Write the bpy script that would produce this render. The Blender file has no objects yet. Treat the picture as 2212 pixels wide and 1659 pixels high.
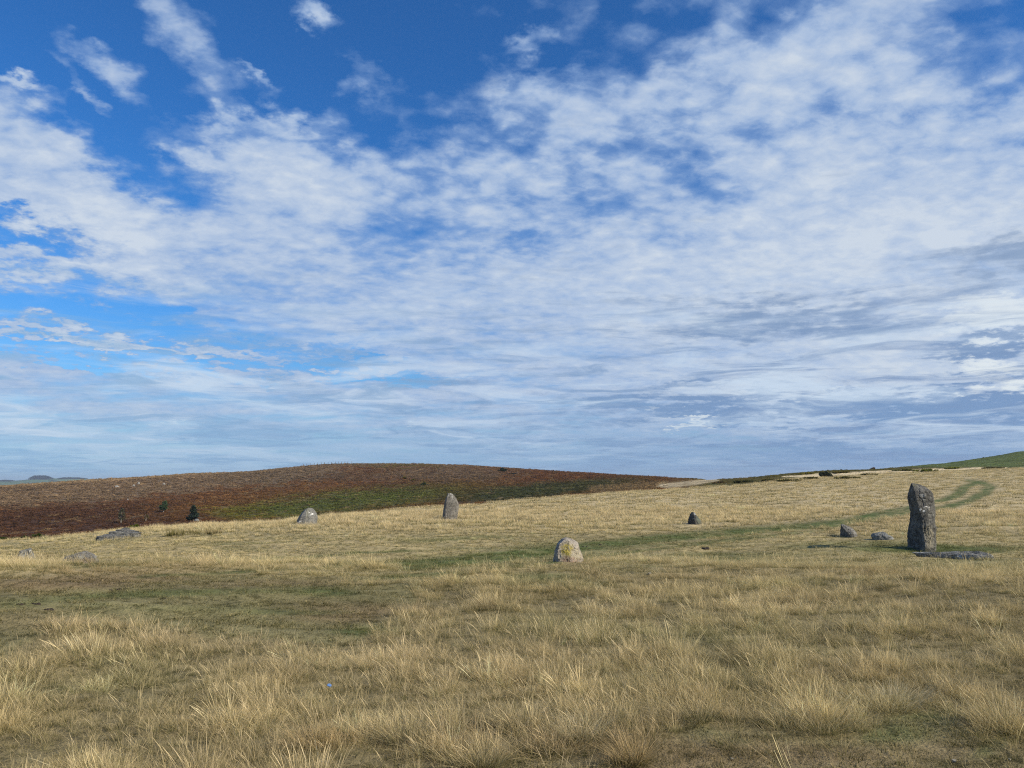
import bpy, math
import numpy as np
from mathutils import Vector

D = bpy.data
scene = bpy.context.scene
COL = scene.collection
R = math.radians

# ------------------------------------------------------------------ camera
W_, H_ = 1024, 768
F_ = 769.0
PITCH = math.atan(100.0 / F_)
EYE = 1.6
cam_d = D.cameras.new('camera')
cam_d.sensor_width = 36.0
cam_d.lens = F_ / W_ * 36.0
cam_d.clip_start = 0.1
cam_d.clip_end = 40000.0
cam = D.objects.new('camera', cam_d)
COL.objects.link(cam)
cam.location = (0, 0, EYE)
cam.rotation_euler = (R(90) + PITCH, 0, 0)
scene.camera = cam

# ------------------------------------------------------------------ sun
SUN_EL, SUN_AZ = R(33), R(117)          # azimuth measured clockwise from the view direction (+Y)
sun_vec = Vector((math.cos(SUN_EL) * math.sin(SUN_AZ), math.cos(SUN_EL) * math.cos(SUN_AZ), math.sin(SUN_EL)))
sd = D.lights.new('sun', 'SUN')
sd.energy = 4.9
sd.angle = R(0.5)
sd.color = (1.0, 0.90, 0.74)
sun = D.objects.new('sun', sd)
COL.objects.link(sun)
sun.rotation_euler = (-sun_vec).to_track_quat('-Z', 'Y').to_euler()

# ------------------------------------------------------------------ view
vs = scene.view_settings
scene.display_settings.display_device = 'sRGB'
vs.view_transform = 'Standard'
vs.look = 'None'
vs.gamma = 1.0
vs.use_curve_mapping = False
vs.exposure = 0.0
scene.render.engine = 'CYCLES'
cy = scene.cycles
cy.max_bounces = 5
cy.diffuse_bounces = 3
cy.transmission_bounces = 3
cy.transparent_max_bounces = 6
cy.volume_bounces = 0
cy.use_denoising = False
cy.filter_type = 'BLACKMAN_HARRIS'
cy.filter_width = 1.15
cy.sample_clamp_indirect = 4.0


# ------------------------------------------------------------------ node helpers
class NT:
    """small helper round a node tree: every call adds one node and returns its output"""
    def __init__(s, tree):
        s.t = tree

    def node(s, kind, **kw):
        n = s.t.nodes.new(kind)
        for k, v in kw.items():
            setattr(n, k, v)
        return n

    def put(s, sock, v):
        if isinstance(v, bpy.types.NodeSocket):
            s.t.links.new(v, sock)
        elif v is not None:
            if isinstance(v, (tuple, list)) and sock.type == 'RGBA' and len(v) == 3:
                v = (*v, 1.0)
            sock.default_value = v

    def math(s, op, a, b=None, c=None, clamp=False):
        n = s.node('ShaderNodeMath', operation=op, use_clamp=clamp)
        for i, v in enumerate((a, b, c)):
            s.put(n.inputs[i], v)
        return n.outputs[0]

    def vmath(s, op, a, b=None, out=0):
        n = s.node('ShaderNodeVectorMath', operation=op)
        s.put(n.inputs[0], a)
        if b is not None:
            if op == 'SCALE':
                s.put(n.inputs['Scale'], b)
            else:
                s.put(n.inputs[1], b)
        return n.outputs[out]

    def rng(s, v, a, b, c=0.0, d=1.0, kind='LINEAR'):
        n = s.node('ShaderNodeMapRange', interpolation_type=kind, clamp=True)
        for i, x in enumerate((v, a, b, c, d)):
            s.put(n.inputs[i], x)
        return n.outputs[0]

    def noise(s, vec, scale=1.0, detail=4.0, rough=0.5, dist=0.0, lac=2.0, dim='3D', w=None, out=0):
        n = s.node('ShaderNodeTexNoise', noise_dimensions=dim)
        s.put(n.inputs['Vector'], vec)
        s.put(n.inputs['Scale'], scale)
        s.put(n.inputs['Detail'], detail)
        s.put(n.inputs['Roughness'], rough)
        s.put(n.inputs['Lacunarity'], lac)
        s.put(n.inputs['Distortion'], dist)
        return n.outputs[out]

    def voro(s, vec, scale=1.0, feature='F1', out=0, rand=1.0, detail=0.0):
        n = s.node('ShaderNodeTexVoronoi', feature=feature)
        s.put(n.inputs['Vector'], vec)
        s.put(n.inputs['Scale'], scale)
        s.put(n.inputs['Randomness'], rand)
        return n.outputs[out]

    def mix(s, f, a, b, mode='MIX'):
        n = s.node('ShaderNodeMix', data_type='RGBA', blend_type=mode)
        s.put(n.inputs[0], f)
        s.put(n.inputs[6], a)
        s.put(n.inputs[7], b)
        return n.outputs[2]

    def comb(s, x, y, z):
        n = s.node('ShaderNodeCombineXYZ')
        for i, v in enumerate((x, y, z)):
            s.put(n.inputs[i], v)
        return n.outputs[0]

    def sep(s, v):
        n = s.node('ShaderNodeSeparateXYZ')
        s.put(n.inputs[0], v)
        return n.outputs

    def mapping(s, v, loc=(0, 0, 0), rot=(0, 0, 0), scale=(1, 1, 1), kind='POINT'):
        n = s.node('ShaderNodeMapping', vector_type=kind)
        s.put(n.inputs[0], v)
        if kind != 'NORMAL' and kind != 'VECTOR':
            n.inputs['Location'].default_value = loc
        n.inputs['Rotation'].default_value = rot
        n.inputs['Scale'].default_value = scale
        return n.outputs[0]

    def ramp(s, f, stops, mode='LINEAR'):
        n = s.node('ShaderNodeValToRGB')
        cr = n.color_ramp
        cr.interpolation = mode
        while len(cr.elements) < len(stops):
            cr.elements.new(0.5)
        for e, (p, c) in zip(cr.elements, stops):
            e.position = p
            e.color = (*c, 1.0)
        s.put(n.inputs[0], f)
        return n.outputs[0]


def srgb(r, g, b):
    f = lambda c: (c / 255) / 12.92 if c <= 10 else ((c / 255 + 0.055) / 1.055) ** 2.4
    return (f(r), f(g), f(b))


# photo coordinates (2212 wide) -> azimuth, elevation seen from the camera
CP, SP = math.cos(PITCH), math.sin(PITCH)
PS = 1024.0 / 2212.0


def px_dir(X, Y):
    x = (X * PS - 512) / F_
    y = (384 - Y * PS) / F_
    d = Vector((x, CP - SP * y, SP + CP * y))
    return math.atan2(d.x, d.y), math.atan2(d.z, math.hypot(d.x, d.y))


# ------------------------------------------------------------------ sky
def build_world():
    w = D.worlds.new('World')
    scene.world = w
    w.use_nodes = True
    t = w.node_tree
    t.nodes.clear()
    n = NT(t)
    STR = 0.1
    d = n.node('ShaderNodeTexCoord').outputs['Generated']
    d = n.vmath('NORMALIZE', d)
    dx, dy, dz = n.sep(d)
    sky = n.node('ShaderNodeTexSky', sky_type='NISHITA', sun_disc=False)
    sky.sun_elevation = SUN_EL
    sky.sun_rotation = SUN_AZ
    sky.air_density = 1.0
    sky.dust_density = 0.35
    sky.ozone_density = 3.0
    sky.altitude = 300
    az = n.math('ARCTAN2', dx, dy)
    el = n.math('ARCSINE', dz)
    elp = n.math('MAXIMUM', dz, 0.0)
    # flat cloud deck seen in perspective
    inv = n.math('DIVIDE', 1.0, n.math('ADD', elp, 0.055))
    P = n.comb(n.math('MULTIPLY', dx, inv), n.math('MULTIPLY', dy, inv), 0.0)
    inv2 = n.math('DIVIDE', 1.0, n.math('ADD', elp, 0.24))
    P2 = n.comb(n.math('MULTIPLY', dx, inv2), n.math('MULTIPLY', dy, inv2), 0.0)
    warp = n.noise(P, 0.9, 3.0, 0.5, out=1)
    warp = n.vmath('SUBTRACT', warp, (0.5, 0.5, 0.5))
    Pw = n.vmath('ADD', P, n.vmath('SCALE', warp, 0.35))
    P2w = n.vmath('ADD', P2, n.vmath('SCALE', warp, 0.10))
    big = n.noise(n.mapping(Pw, loc=(3.1, 7.7, 0), rot=(0, 0, R(25)), scale=(1.0, 1.6, 1)), 0.85, 3.0, 0.5)
    midn = n.noise(n.mapping(P2w, loc=(1.3, 2.2, 4), rot=(0, 0, R(-32)), scale=(1.0, 1.5, 1)), 7.5, 5.0, 0.58)
    puff = n.noise(n.mapping(P2w, rot=(0, 0, R(-32)), scale=(1.0, 1.2, 1)), 26.0, 5.0, 0.58, 0.3)
    cell = n.voro(n.vmath('ADD', n.mapping(P2, rot=(0, 0, R(-32)), scale=(1.0, 1.2, 1)), n.vmath('SCALE', n.noise(P2, 14.0, 4.0, 0.6, out=1), 0.085)), 19.0, 'SMOOTH_F1')
    cellv = n.rng(cell, 0.0, 0.65, 1.0, 0.0)
    # blobs in azimuth / elevation, broken by noise
    AE = n.comb(az, el, 0.0)
    w2 = n.vmath('SUBTRACT', n.noise(P, 2.2, 4.0, 0.55, out=1), (0.5, 0.5, 0.5))
    w2 = n.vmath('ADD', n.vmath('MULTIPLY', w2, (0.16, 0.08, 0.0)), n.vmath('SCALE', n.vmath('SUBTRACT', n.noise(P2, 16.0, 5.0, 0.62, out=1), (0.5, 0.5, 0.5)), 0.075))
    AE = n.vmath('ADD', AE, w2)

    def blobs(lst, start=0.0):
        if isinstance(start, float):
            v = n.node('ShaderNodeValue')
            v.outputs[0].default_value = start
            acc = v.outputs[0]
        else:
            acc = n.math('MULTIPLY', start, 1e-9)
        for (X, Y, rx, ry, rot, amp) in lst:
            a0, e0 = px_dir(X, Y)
            k = PS / F_
            q = n.node('ShaderNodeVectorMath', operation='MULTIPLY_ADD')   # keeps the blobs evaluated one after the other
            n.put(q.inputs[0], acc)
            q.inputs[1].default_value = (1e-9, 1e-9, 1e-9)
            n.put(q.inputs[2], AE)
            m = n.mapping(q.outputs[0], loc=(a0, e0, 0), rot=(0, 0, R(rot)), scale=(rx * k, ry * k, 1), kind='TEXTURE')
            ln = n.vmath('LENGTH', m, out=1)
            f = n.rng(ln, 0.0, 1.35, amp, 0.0, 'SMOOTHSTEP')
            acc = n.math('ADD', acc, f)
        return acc

    cover = blobs(COVER)
    # away from the view the deck goes on as broken cloud; near the horizon it closes
    base = n.rng(el, R(12), R(30), 0.27, -0.02, 'SMOOTHSTEP')
    side = n.rng(az, R(-35), R(45), -0.05, 0.07)
    dens = n.math('ADD', n.math('MULTIPLY', n.math('SUBTRACT', big, 0.5), 0.75), n.math('ADD', base, side))
    dens = n.math('ADD', dens, cover)
    dens0 = dens
    dens = n.math('ADD', dens, n.math('MULTIPLY', n.math('SUBTRACT', midn, 0.5), 0.62))
    pfade = n.rng(el, R(6), R(24), 0.22, 1.0)
    pf = n.math('ADD', n.math('MULTIPLY', n.math('SUBTRACT', puff, 0.5), 0.42), n.math('MULTIPLY', n.math('SUBTRACT', cellv, 0.55), 0.38))
    pf = n.math('MULTIPLY', pf, pfade)
    lump = n.voro(n.vmath('ADD', P2w, n.vmath('SCALE', n.noise(P2, 5.0, 3.0, 0.6, out=1), 0.2)), 8.0, 'SMOOTH_F1')
    dens = n.math('ADD', dens, n.math('MULTIPLY', n.rng(lump, 0.0, 0.7, 0.20, -0.20), pfade))
    dens = n.math('ADD', dens, pf)
    alpha = n.rng(dens, -0.30, 0.32, 0.0, 1.0, 'SMOOTHSTEP')
    alpha = n.math('POWER', alpha, 0.85)
    alpha = n.math('MULTIPLY', alpha, n.rng(dens0, -0.15, 0.30, 0.62, 0.96))

    # blue of the clear sky
    blue = n.node('ShaderNodeHueSaturation')
    blue.inputs['Saturation'].default_value = 1.16
    blue.inputs['Value'].default_value = 1.0
    n.put(blue.inputs['Color'], sky.outputs[0])
    blue = blue.outputs[0]
    grade = n.ramp(n.rng(el, 0.0, R(40)), SKYGRADE)
    blue = n.mix(1.0, blue, grade, 'MULTIPLY')

    # cloud colour: white where it is thick and lit, grey-blue undersides
    k = 1.0 / STR
    sc = lambda c: tuple(v * k for v in c)
    lit = n.rng(n.math('ADD', dens, n.math('MULTIPLY', n.math('SUBTRACT', puff, 0.5), 0.5)), 0.0, 0.75)
    ccol = n.mix(lit, sc(srgb(146, 176, 218)), sc(srgb(208, 219, 232)))
    # low far cloud: long streaks in azimuth/elevation
    ST = n.comb(n.math('MULTIPLY', az, 1.0), n.math('MULTIPLY', el, 6.5), 0.0)
    ST = n.vmath('ADD', ST, n.vmath('SCALE', warp, 0.20))
    streak = n.noise(ST, 4.2, 7.0, 0.6, 0.6)
    streak2 = n.noise(n.mapping(ST, loc=(5, 3, 0), rot=(0, 0, R(4)), scale=(1.2, 1.7, 1)), 6.0, 6.0, 0.62, 0.5)
    grey = blobs(GREY, cover)
    gsel = n.math('ADD', grey, n.math('MULTIPLY', n.math('SUBTRACT', midn, 0.5), 1.0))
    gsel = n.math('ADD', gsel, n.math('MULTIPLY', n.math('SUBTRACT', streak2, 0.5), n.rng(el, R(3), R(20), 1.7, 1.0)))
    gmask = n.rng(gsel, 0.0, 0.72, 0.0, 0.95, 'SMOOTHSTEP')
    gcol = n.mix(n.rng(el, R(2), R(16)), sc(srgb(108, 144, 192)), sc(srgb(140, 162, 192)))
    ccol = n.mix(gmask, ccol, gcol)
    brt = blobs(BRIGHT, grey)
    bsel = n.math('ADD', brt, n.math('MULTIPLY', n.math('SUBTRACT', streak, 0.5), 1.5))
    bmask = n.rng(bsel, 0.12, 0.75, 0.0, 1.0, 'SMOOTHSTEP')
    bmask = n.math('MULTIPLY', bmask, n.rng(brt, 0.0, 0.35, 0.0, 1.0))
    ccol = n.mix(bmask, ccol, sc(srgb(228, 236, 240)))
    col = n.mix(alpha, blue, ccol)
    # thin streaks over the lowest part, both lighter and darker
    lowm = n.rng(el, R(6.0), R(17), 1.0, 0.0, 'SMOOTHSTEP')
    hazec = n.mix(n.rng(az, R(-33), R(20)), sc(srgb(158, 203, 234)), sc(srgb(126, 162, 203)))
    hz = n.rng(el, R(0), R(6.5), 0.92, 0.0, 'SMOOTHSTEP')
    col = n.mix(hz, col, hazec)
    s1 = n.math('MULTIPLY', n.rng(streak, 0.46, 0.66, 0.0, 0.80, 'SMOOTHSTEP'), lowm)
    s1 = n.math('MULTIPLY', s1, n.rng(el, R(0.5), R(3.5), 0.25, 1.0))
    col = n.mix(s1, col, sc(srgb(204, 222, 240)))
    s2 = n.math('MULTIPLY', n.rng(streak2, 0.47, 0.66, 0.0, 0.72, 'SMOOTHSTEP'), lowm)
    col = n.mix(s2, col, n.mix(n.rng(az, R(-33), R(20)), sc(srgb(138, 180, 218)), sc(srgb(122, 150, 190))))
    # below the horizon: plain ground haze tone
    col = n.mix(n.rng(dz, -0.02, 0.0, 1.0, 0.0), col, sc(srgb(120, 140, 150)))
    bg = n.node('ShaderNodeBackground')
    n.put(bg.inputs[0], col)
    bg.inputs[1].default_value = STR
    out = n.node('ShaderNodeOutputWorld')
    t.links.new(bg.outputs[0], out.inputs[0])
    w.cycles.sampling_method = 'MANUAL'
    w.cycles.sample_map_resolution = 512


#        X     Y    rx   ry  rot  amp      (photo pixels, 2212 wide)
COVER = [
    (300, 60, 420, 150, 0, -0.42), (900, 90, 330, 160, 0, -0.50), (1330, 110, 230, 150, 0, -0.34),
    (250, 300, 260, 75, -38, -0.50), (420, 210, 300, 60, 0, -0.22), (850, 240, 160, 90, 10, -0.22),
    (1130, 60, 200, 90, 0, -0.15),
    (40, 515, 170, 30, -3, -0.70), (90, 655, 300, 42, -4, -0.85), (160, 765, 460, 18, -2, -0.85), (740, 797, 260, 14, -2, -0.60), (330, 690, 160, 20, -6, -0.3),
    (500, 740, 300, 12, -2, -0.3),
    (225, 120, 150, 52, -30, 0.66), (420, 70, 220, 70, -42, 0.64), (790, 140, 120, 66, -35, 0.74), (660, 5, 90, 34, 0, 0.75), (1560, 70, 60, 90, 0, 0.15),
    (30, 158, 80, 18, 0, 0.55), (190, 200, 120, 24, -44, 0.65), (1350, 60, 120, 60, 20, 0.28), (560, 160, 60, 14, -40, 0.4), (1420, 180, 160, 70, 0, 0.22), (1140, 95, 110, 32, 10, 0.55), (1150, 200, 150, 60, 0, 0.3),
    (90, 390, 270, 130, -20, 0.52), (640, 380, 250, 125, 0, 0.52), (1260, 250, 320, 190, 0, 0.20), (420, 330, 120, 22, -5, 0.22), (600, 250, 220, 24, 8, 0.28),
    (740, 200, 50, 60, -35, 0.25), (380, 500, 420, 70, 0, 0.20), (230, 740, 350, 14, -3, 0.3), (150, 575, 300, 26, -3, 0.3),
    (1000, 430, 200, 110, 0, 0.18), (1250, 330, 260, 160, 0, 0.08), (1800, 260, 420, 230, 0, 0.34), (1700, 110, 200, 80, 20, 0.20),
    (2120, 110, 150, 80, 30, -0.16), (1900, 520, 600, 200, 0, 0.36), (1300, 640, 600, 110, 0, 0.25), (1100, 520, 60, 40, 0, -0.15),
    (1470, 400, 110, 120, 0, -0.10), (1900, 800, 600, 120, 0, 0.3),
]
GREY = [
    (1680, 695, 330, 50, 0, 0.62), (1400, 660, 260, 26, 0, 0.22), (2160, 560, 150, 60, 0, 0.62), (2150, 745, 120, 26, 8, 0.75),
    (1850, 878, 430, 36, 0, 0.85), (2150, 890, 260, 40, 0, 0.60), (1350, 880, 420, 34, 0, 0.42), (1800, 980, 520, 36, 0, 0.55), (1000, 920, 520, 30, 0, 0.25),
    (950, 820, 300, 16, 0, 0.22), (1500, 780, 380, 24, 0, 0.12), (1150, 720, 300, 30, 0, 0.10), (300, 300, 700, 260, 0, -0.35),
    (1700, 250, 700, 250, 0, -0.22), (1750, 800, 260, 18, 0, -0.12), (1700, 560, 420, 60, 0, -0.15), (300, 680, 500, 100, 0, -0.2),
]
BRIGHT = [
    (2140, 690, 150, 40, 0, 0.62), (2170, 800, 110, 36, 0, 0.75), (1490, 905, 80, 14, 0, 0.75), (1790, 840, 40, 16, 0, 0.35),
    (2050, 800, 260, 40, 0, 0.20), (150, 735, 400, 12, -2, 0.3), (1850, 600, 260, 40, 0, 0.15), (1010, 975, 80, 9, 0, 0.35),
    (820, 935, 60, 6, 0, 0.4), (1650, 380, 300, 160, 0, 0.12), (360, 905, 60, 7, 0, 0.4), (300, 815, 250, 8, -3, 0.3),
]
SKYGRADE = [(0.0, (0.85, 1.0, 1.1)), (0.30, (0.50, 1.0, 1.40)), (0.6, (0.45, 0.98, 1.42)), (1.0, (0.50, 0.98, 1.38))]
build_world()

# ------------------------------------------------------------------ numeric helpers
rs = np.random.RandomState(7)
_perm = np.arange(256)
rs.shuffle(_perm)
_perm = np.concatenate([_perm, _perm, _perm])
_g3 = rs.normal(size=(256, 3))
_g3 /= np.linalg.norm(_g3, axis=1)[:, None]


def perlin(x, y, z=None):
    x = np.asarray(x, float)
    y = np.asarray(y, float)
    z = np.zeros_like(x) if z is None else np.asarray(z, float)
    xi, yi, zi = np.floor(x).astype(int), np.floor(y).astype(int), np.floor(z).astype(int)
    xf, yf, zf = x - xi, y - yi, z - zi
    u, v, w = [q * q * q * (q * (q * 6 - 15) + 10) for q in (xf, yf, zf)]
    xi &= 255
    yi &= 255
    zi &= 255
    out = 0
    for a in (0, 1):
        for b in (0, 1):
            for c in (0, 1):
                h = _perm[_perm[_perm[(xi + a) & 255] + ((yi + b) & 255)] + ((zi + c) & 255)]
                g = _g3[h]
                d = g[..., 0] * (xf - a) + g[..., 1] * (yf - b) + g[..., 2] * (zf - c)
                out = out + d * (u if a else 1 - u) * (v if b else 1 - v) * (w if c else 1 - w)
    return out * 1.6


def fbm(x, y, z=None, octv=4, rough=0.5):
    t, a, s = 0, 1.0, 0
    for i in range(octv):
        k = 2.03 ** i
        t = t + a * perlin(x * k + 17.3 * i, y * k + 5.1 * i, None if z is None else z * k)
        s += a
        a *= rough
    return t / s


def sstep(a, b, x):
    t = np.clip((x - a) / (b - a), 0, 1)
    return t * t * (3 - 2 * t)


# ------------------------------------------------------------------ the land, described along rays of azimuth
# every line: (x in the photo, y in the photo, distance) -- photo 2212 wide
L_NEAR = [(0, 1243, 13.2), (2212, 1243, 13.6)]
L_RING = [(0, 1212, 19.0), (400, 1206, 19.5), (1100, 1196, 19.5), (1700, 1190, 21.5), (2212, 1186, 24)]
L_FARR = [(0, 1192, 29), (250, 1165, 32), (500, 1146, 34), (670, 1131, 36.5), (970, 1121, 38), (1500, 1131, 34), (1840, 1122, 40), (2212, 1110, 46)]
L_CREST = [(0, 1163, 44), (190, 1150, 45), (250, 1142, 45), (450, 1128, 47), (600, 1125.5, 48), (680, 1114, 51), (800, 1101, 56), (900, 1092, 60),
           (1030, 1086, 66), (1100, 1077, 70), (1300, 1062.5, 82), (1500, 1051, 96), (1600, 1046, 104), (1700, 1033, 118), (1900, 1022, 132), (2212, 1009, 150)]
L_HILL0 = [(0, 1175, 165), (600, 1135, 170), (1100, 1084, 165), (1400, 1060, 150), (1600, 1041, 150), (1720, 1026, 165), (1900, 1017, 175), (2212, 1004, 190)]
L_RIDGE = [(0, 1049.5, 430), (200, 1037.5, 450), (400, 1024.5, 470), (540, 1019, 480), (600, 1013.5, 485), (640, 1009, 490), (690, 1004.5, 490), (760, 1002.8, 490), (850, 1002.5, 490), (1000, 1005, 480),
           (1200, 1018.5, 450), (1400, 1030, 400), (1505, 1035.5, 350), (1525, 1037.5, 330), (1600, 1035, 270), (1700, 1024.5, 250), (1790, 1018.5, 255),
           (1900, 1015.5, 270), (1960, 1010, 300), (2050, 1001.5, 350), (2150, 987, 380), (2212, 976, 390)]


def line_az(L):
    L = np.array(L, float)
    az = np.arctan((L[:, 0] * PS - 512) * CP / F_)
    return az, L[:, 1] * PS, L[:, 2]


AZN = 2881
AZ = np.linspace(-math.pi, math.pi, AZN)
AZV = np.clip(AZ, R(-36), R(36))


def elev_tan(az, py):
    c = np.cos(az)
    k = (384 - py) / F_
    return c * (k * CP + SP) / (CP - k * SP)


def knot(L, smooth=3, far=None, dy=0.0):
    """distance and tan(elevation) of a line of the land over all azimuths"""
    a, py, r = line_az(L)
    T = elev_tan(AZV, np.interp(AZV, a, py) + dy)
    rr = np.exp(np.interp(AZV, a, np.log(r)))
    m = (T[np.abs(AZ) < R(36)].mean(), rr[np.abs(AZ) < R(36)].mean())
    w = sstep(R(38), R(150), np.abs(AZ))
    T = T * (1 - w) + m[0] * w
    rr = rr * (1 - w) + m[1] * w
    if smooth:
        ker = np.exp(-np.linspace(-2, 2, 2 * smooth + 1) ** 2)
        ker /= ker.sum()
        T = np.convolve(np.concatenate([T[-smooth - 1:-1], T, T[1:smooth + 1]]), ker, 'valid')
        rr = np.convolve(np.concatenate([rr[-smooth - 1:-1], rr, rr[1:smooth + 1]]), ker, 'valid')
    return rr, T * rr


one = np.ones(AZN)
L_CREST = [(a, b + float(np.interp(a, [0, 700, 1100, 1500, 2212], [7.0, 6.0, 5.0, 3.6, 2.6])), c) for a, b, c in L_CREST]
kn, kr, kf, kc, kh, kt = knot(L_NEAR, 8), knot(L_RING, 12), knot(L_FARR, 12), knot(L_CREST, 4), knot(L_HILL0, 8), knot(L_RIDGE, 4)
azv = np.clip(AZ, R(-36), R(36))
dipw = 1 - sstep(R(-6), R(12), AZ)                       # a dip behind the crest on the left, none on the right
rd = kc[0] * 1.0 + (kh[0] - kc[0]) * 0.42
zd = rd * (kc[1] / kc[0] - 0.022 * dipw + 0.002 * (1 - dipw))
zh = kh[1]
rm = kh[0] + (kt[0] - kh[0]) * 0.5
zm = rm * (zh / kh[0] * 0.46 + kt[1] / kt[0] * 0.54)
KR = [one * 1e-3, one * 1.0, one * 5.0, kn[0], kr[0], kf[0], kc[0], rd, kh[0], rm, kt[0], kt[0] * 1.5, one * 2400, one * 8000]
KZ = [-EYE * one, -EYE * one, -EYE * one, kn[1], kr[1], kf[1], kc[1], zd, zh, zm, kt[1], kt[1] - 14, one * -60, one * -60.0]
KR, KZ = np.array(KR), np.array(KZ) + EYE
SN = 1500
S0, S1 = math.log(0.5), math.log(8000)
SG = np.linspace(S0, S1, SN)


def pchip(xk, yk, x):
    h = np.diff(xk)
    d = np.diff(yk) / h
    m = np.zeros_like(yk)
    ok = d[:-1] * d[1:] > 0
    w1 = 2 * h[1:] + h[:-1]
    w2 = h[1:] + 2 * h[:-1]
    with np.errstate(divide='ignore', invalid='ignore'):
        hm = (w1 + w2) / (w1 / d[:-1] + w2 / d[1:])
    m[1:-1] = np.where(ok, hm, 0)
    m[0], m[-1] = d[0], d[-1]
    i = np.clip(np.searchsorted(xk, x) - 1, 0, len(h) - 1)
    t = (x - xk[i]) / h[i]
    return ((2 * t**3 - 3 * t**2 + 1) * yk[i] + (t**3 - 2 * t**2 + t) * h[i] * m[i]
            + (-2 * t**3 + 3 * t**2) * yk[i + 1] + (t**3 - t**2) * h[i] * m[i + 1])


RG = np.exp(SG)
ZT = np.empty((AZN, SN))
for i in range(0, AZN):
    ZT[i] = pchip(KR[:, i], KZ[:, i], RG)


def relief(x, y, r):
    """hummocks and trampled terraces of the pasture, fading with the size of the land"""
    g = sstep(4, 12, r)
    n = 0.10 * fbm(x / 4.3, y / 3.1, octv=3) * g
    n = n + 0.13 * fbm(x / 3.1 + 9, y / 0.95 + 3, octv=3) * g
    n = n + 0.020 * fbm(x / 0.55, y / 0.55 + 7, octv=2) * sstep(70, 30, r)
    n = n + 0.5 * fbm(x / 34.0, y / 34.0 + 2, octv=3) * sstep(70, 200, r) * sstep(2500, 900, r)
    n = n + 0.25 * fbm(x / 6.0, y / 6.0 + 2, octv=2) * sstep(90, 200, r) * sstep(2500, 900, r)
    return n


def base_z(az, r):
    u = (az + math.pi) / (2 * math.pi) * (AZN - 1)
    v = (np.log(np.maximum(r, 0.51)) - S0) / (S1 - S0) * (SN - 1)
    u = np.clip(u, 0, AZN - 1.001)
    v = np.clip(v, 0, SN - 1.001)
    i, j = u.astype(int), v.astype(int)
    fu, fv = u - i, v - j
    return (ZT[i, j] * (1 - fu) * (1 - fv) + ZT[i + 1, j] * fu * (1 - fv) + ZT[i, j + 1] * (1 - fu) * fv + ZT[i + 1, j + 1] * fu * fv)


def gz(x, y):
    x = np.asarray(x, float)
    y = np.asarray(y, float)
    r = np.hypot(x, y)
    return base_z(np.arctan2(x, y), r) + relief(x, y, r)


def project(x, y, z):
    """world point -> photo coordinates (2212 wide)"""
    zz = z - EYE
    dep = np.maximum(y * CP + zz * SP, 1e-3)
    up = -y * SP + zz * CP
    return (512 + F_ * x / dep) / PS, (384 - F_ * up / dep) / PS


def gnd(X, Y, r0=3.0, r1=3000.0):
    """first point of the land met by the ray through photo point (X, Y)"""
    a, e = px_dir(X, Y)
    r = np.exp(np.linspace(math.log(r0), math.log(r1), 9000))
    x, y = r * math.sin(a), r * math.cos(a)
    dz = (EYE + r * math.tan(e)) - gz(x, y)
    k = np.argmax(dz < 0)
    if not (dz < 0).any():
        k = int(np.argmin(np.abs(dz / r)))
    return float(x[k]), float(y[k]), float(gz(x[k], y[k]))


def at_r(X, Y, rr):
    """point of the land at distance rr below photo column X (row Y only fixes the azimuth)"""
    a, e = px_dir(X, Y)
    x, y = rr * math.sin(a), rr * math.cos(a)
    return x, y, float(gz(x, y))


# ------------------------------------------------------------------ what grows where
def stroke(X, Y, pts, w, wy=None):
    """soft mask round a polyline given in photo coordinates; w = half-widths along the line"""
    best = np.full(X.shape, 9.0)
    w = np.broadcast_to(w, (len(pts),))
    for k in range(len(pts) - 1):
        ax, ay = pts[k]
        bx, by = pts[k + 1]
        q = 3.2                                            # rows count more than columns: the ground is seen at a slant
        dx, dy = bx - ax, (by - ay) * q
        t = np.clip(((X - ax) * dx + (Y - ay) * q * dy) / (dx * dx + dy * dy + 1e-9), 0, 1)
        d = np.hypot(X - ax - t * dx, (Y - ay) * q - t * dy) / (w[k] * (1 - t) + w[k + 1] * t)
        best = np.minimum(best, d)
    return sstep(1.35, 0.65, best)


def ell(X, Y, cx, cy, rx, ry, rot=0.0, soft=0.45):
    c, s = math.cos(R(rot)), math.sin(R(rot))
    u = ((X - cx) * c - (Y - cy) * s) / rx
    v = ((X - cx) * s + (Y - cy) * c) / ry
    return sstep(1 + soft, 1 - soft, np.hypot(u, v))


PATHS = [
    ([(2090, 1039), (2122, 1043), (2138, 1052), (2128, 1066), (2090, 1084), (2030, 1100), (1960, 1108), (1880, 1121), (1800, 1132), (1690, 1141), (1560, 1153), (1440, 1163), (1300, 1177), (1170, 1192), (1060, 1206), (900, 1222)],
     [7, 9, 12, 13, 13, 13, 14, 18, 22, 21, 22, 24, 27, 32, 38, 36]),
    ([(2122, 1043), (2088, 1050), (2078, 1060), (2066, 1072), (2030, 1083), (1985, 1094), (1900, 1108), (1850, 1120)], [8, 10, 13, 12, 10, 9, 9, 9]),
    ([(2010, 1086), (1900, 1116), (1780, 1146), (1600, 1166), (1400, 1188), (1180, 1216), (1000, 1236), (760, 1252)], [4, 5, 6, 7, 8, 10, 12, 12]),
    ([(1720, 1150), (1500, 1172), (1250, 1190), (900, 1212), (600, 1232), (300, 1246)], [5, 6, 7, 8, 8, 8]),
    ([(880, 1190), (640, 1204), (420, 1212), (180, 1218)], [7, 8, 8, 7]),
]
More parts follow.
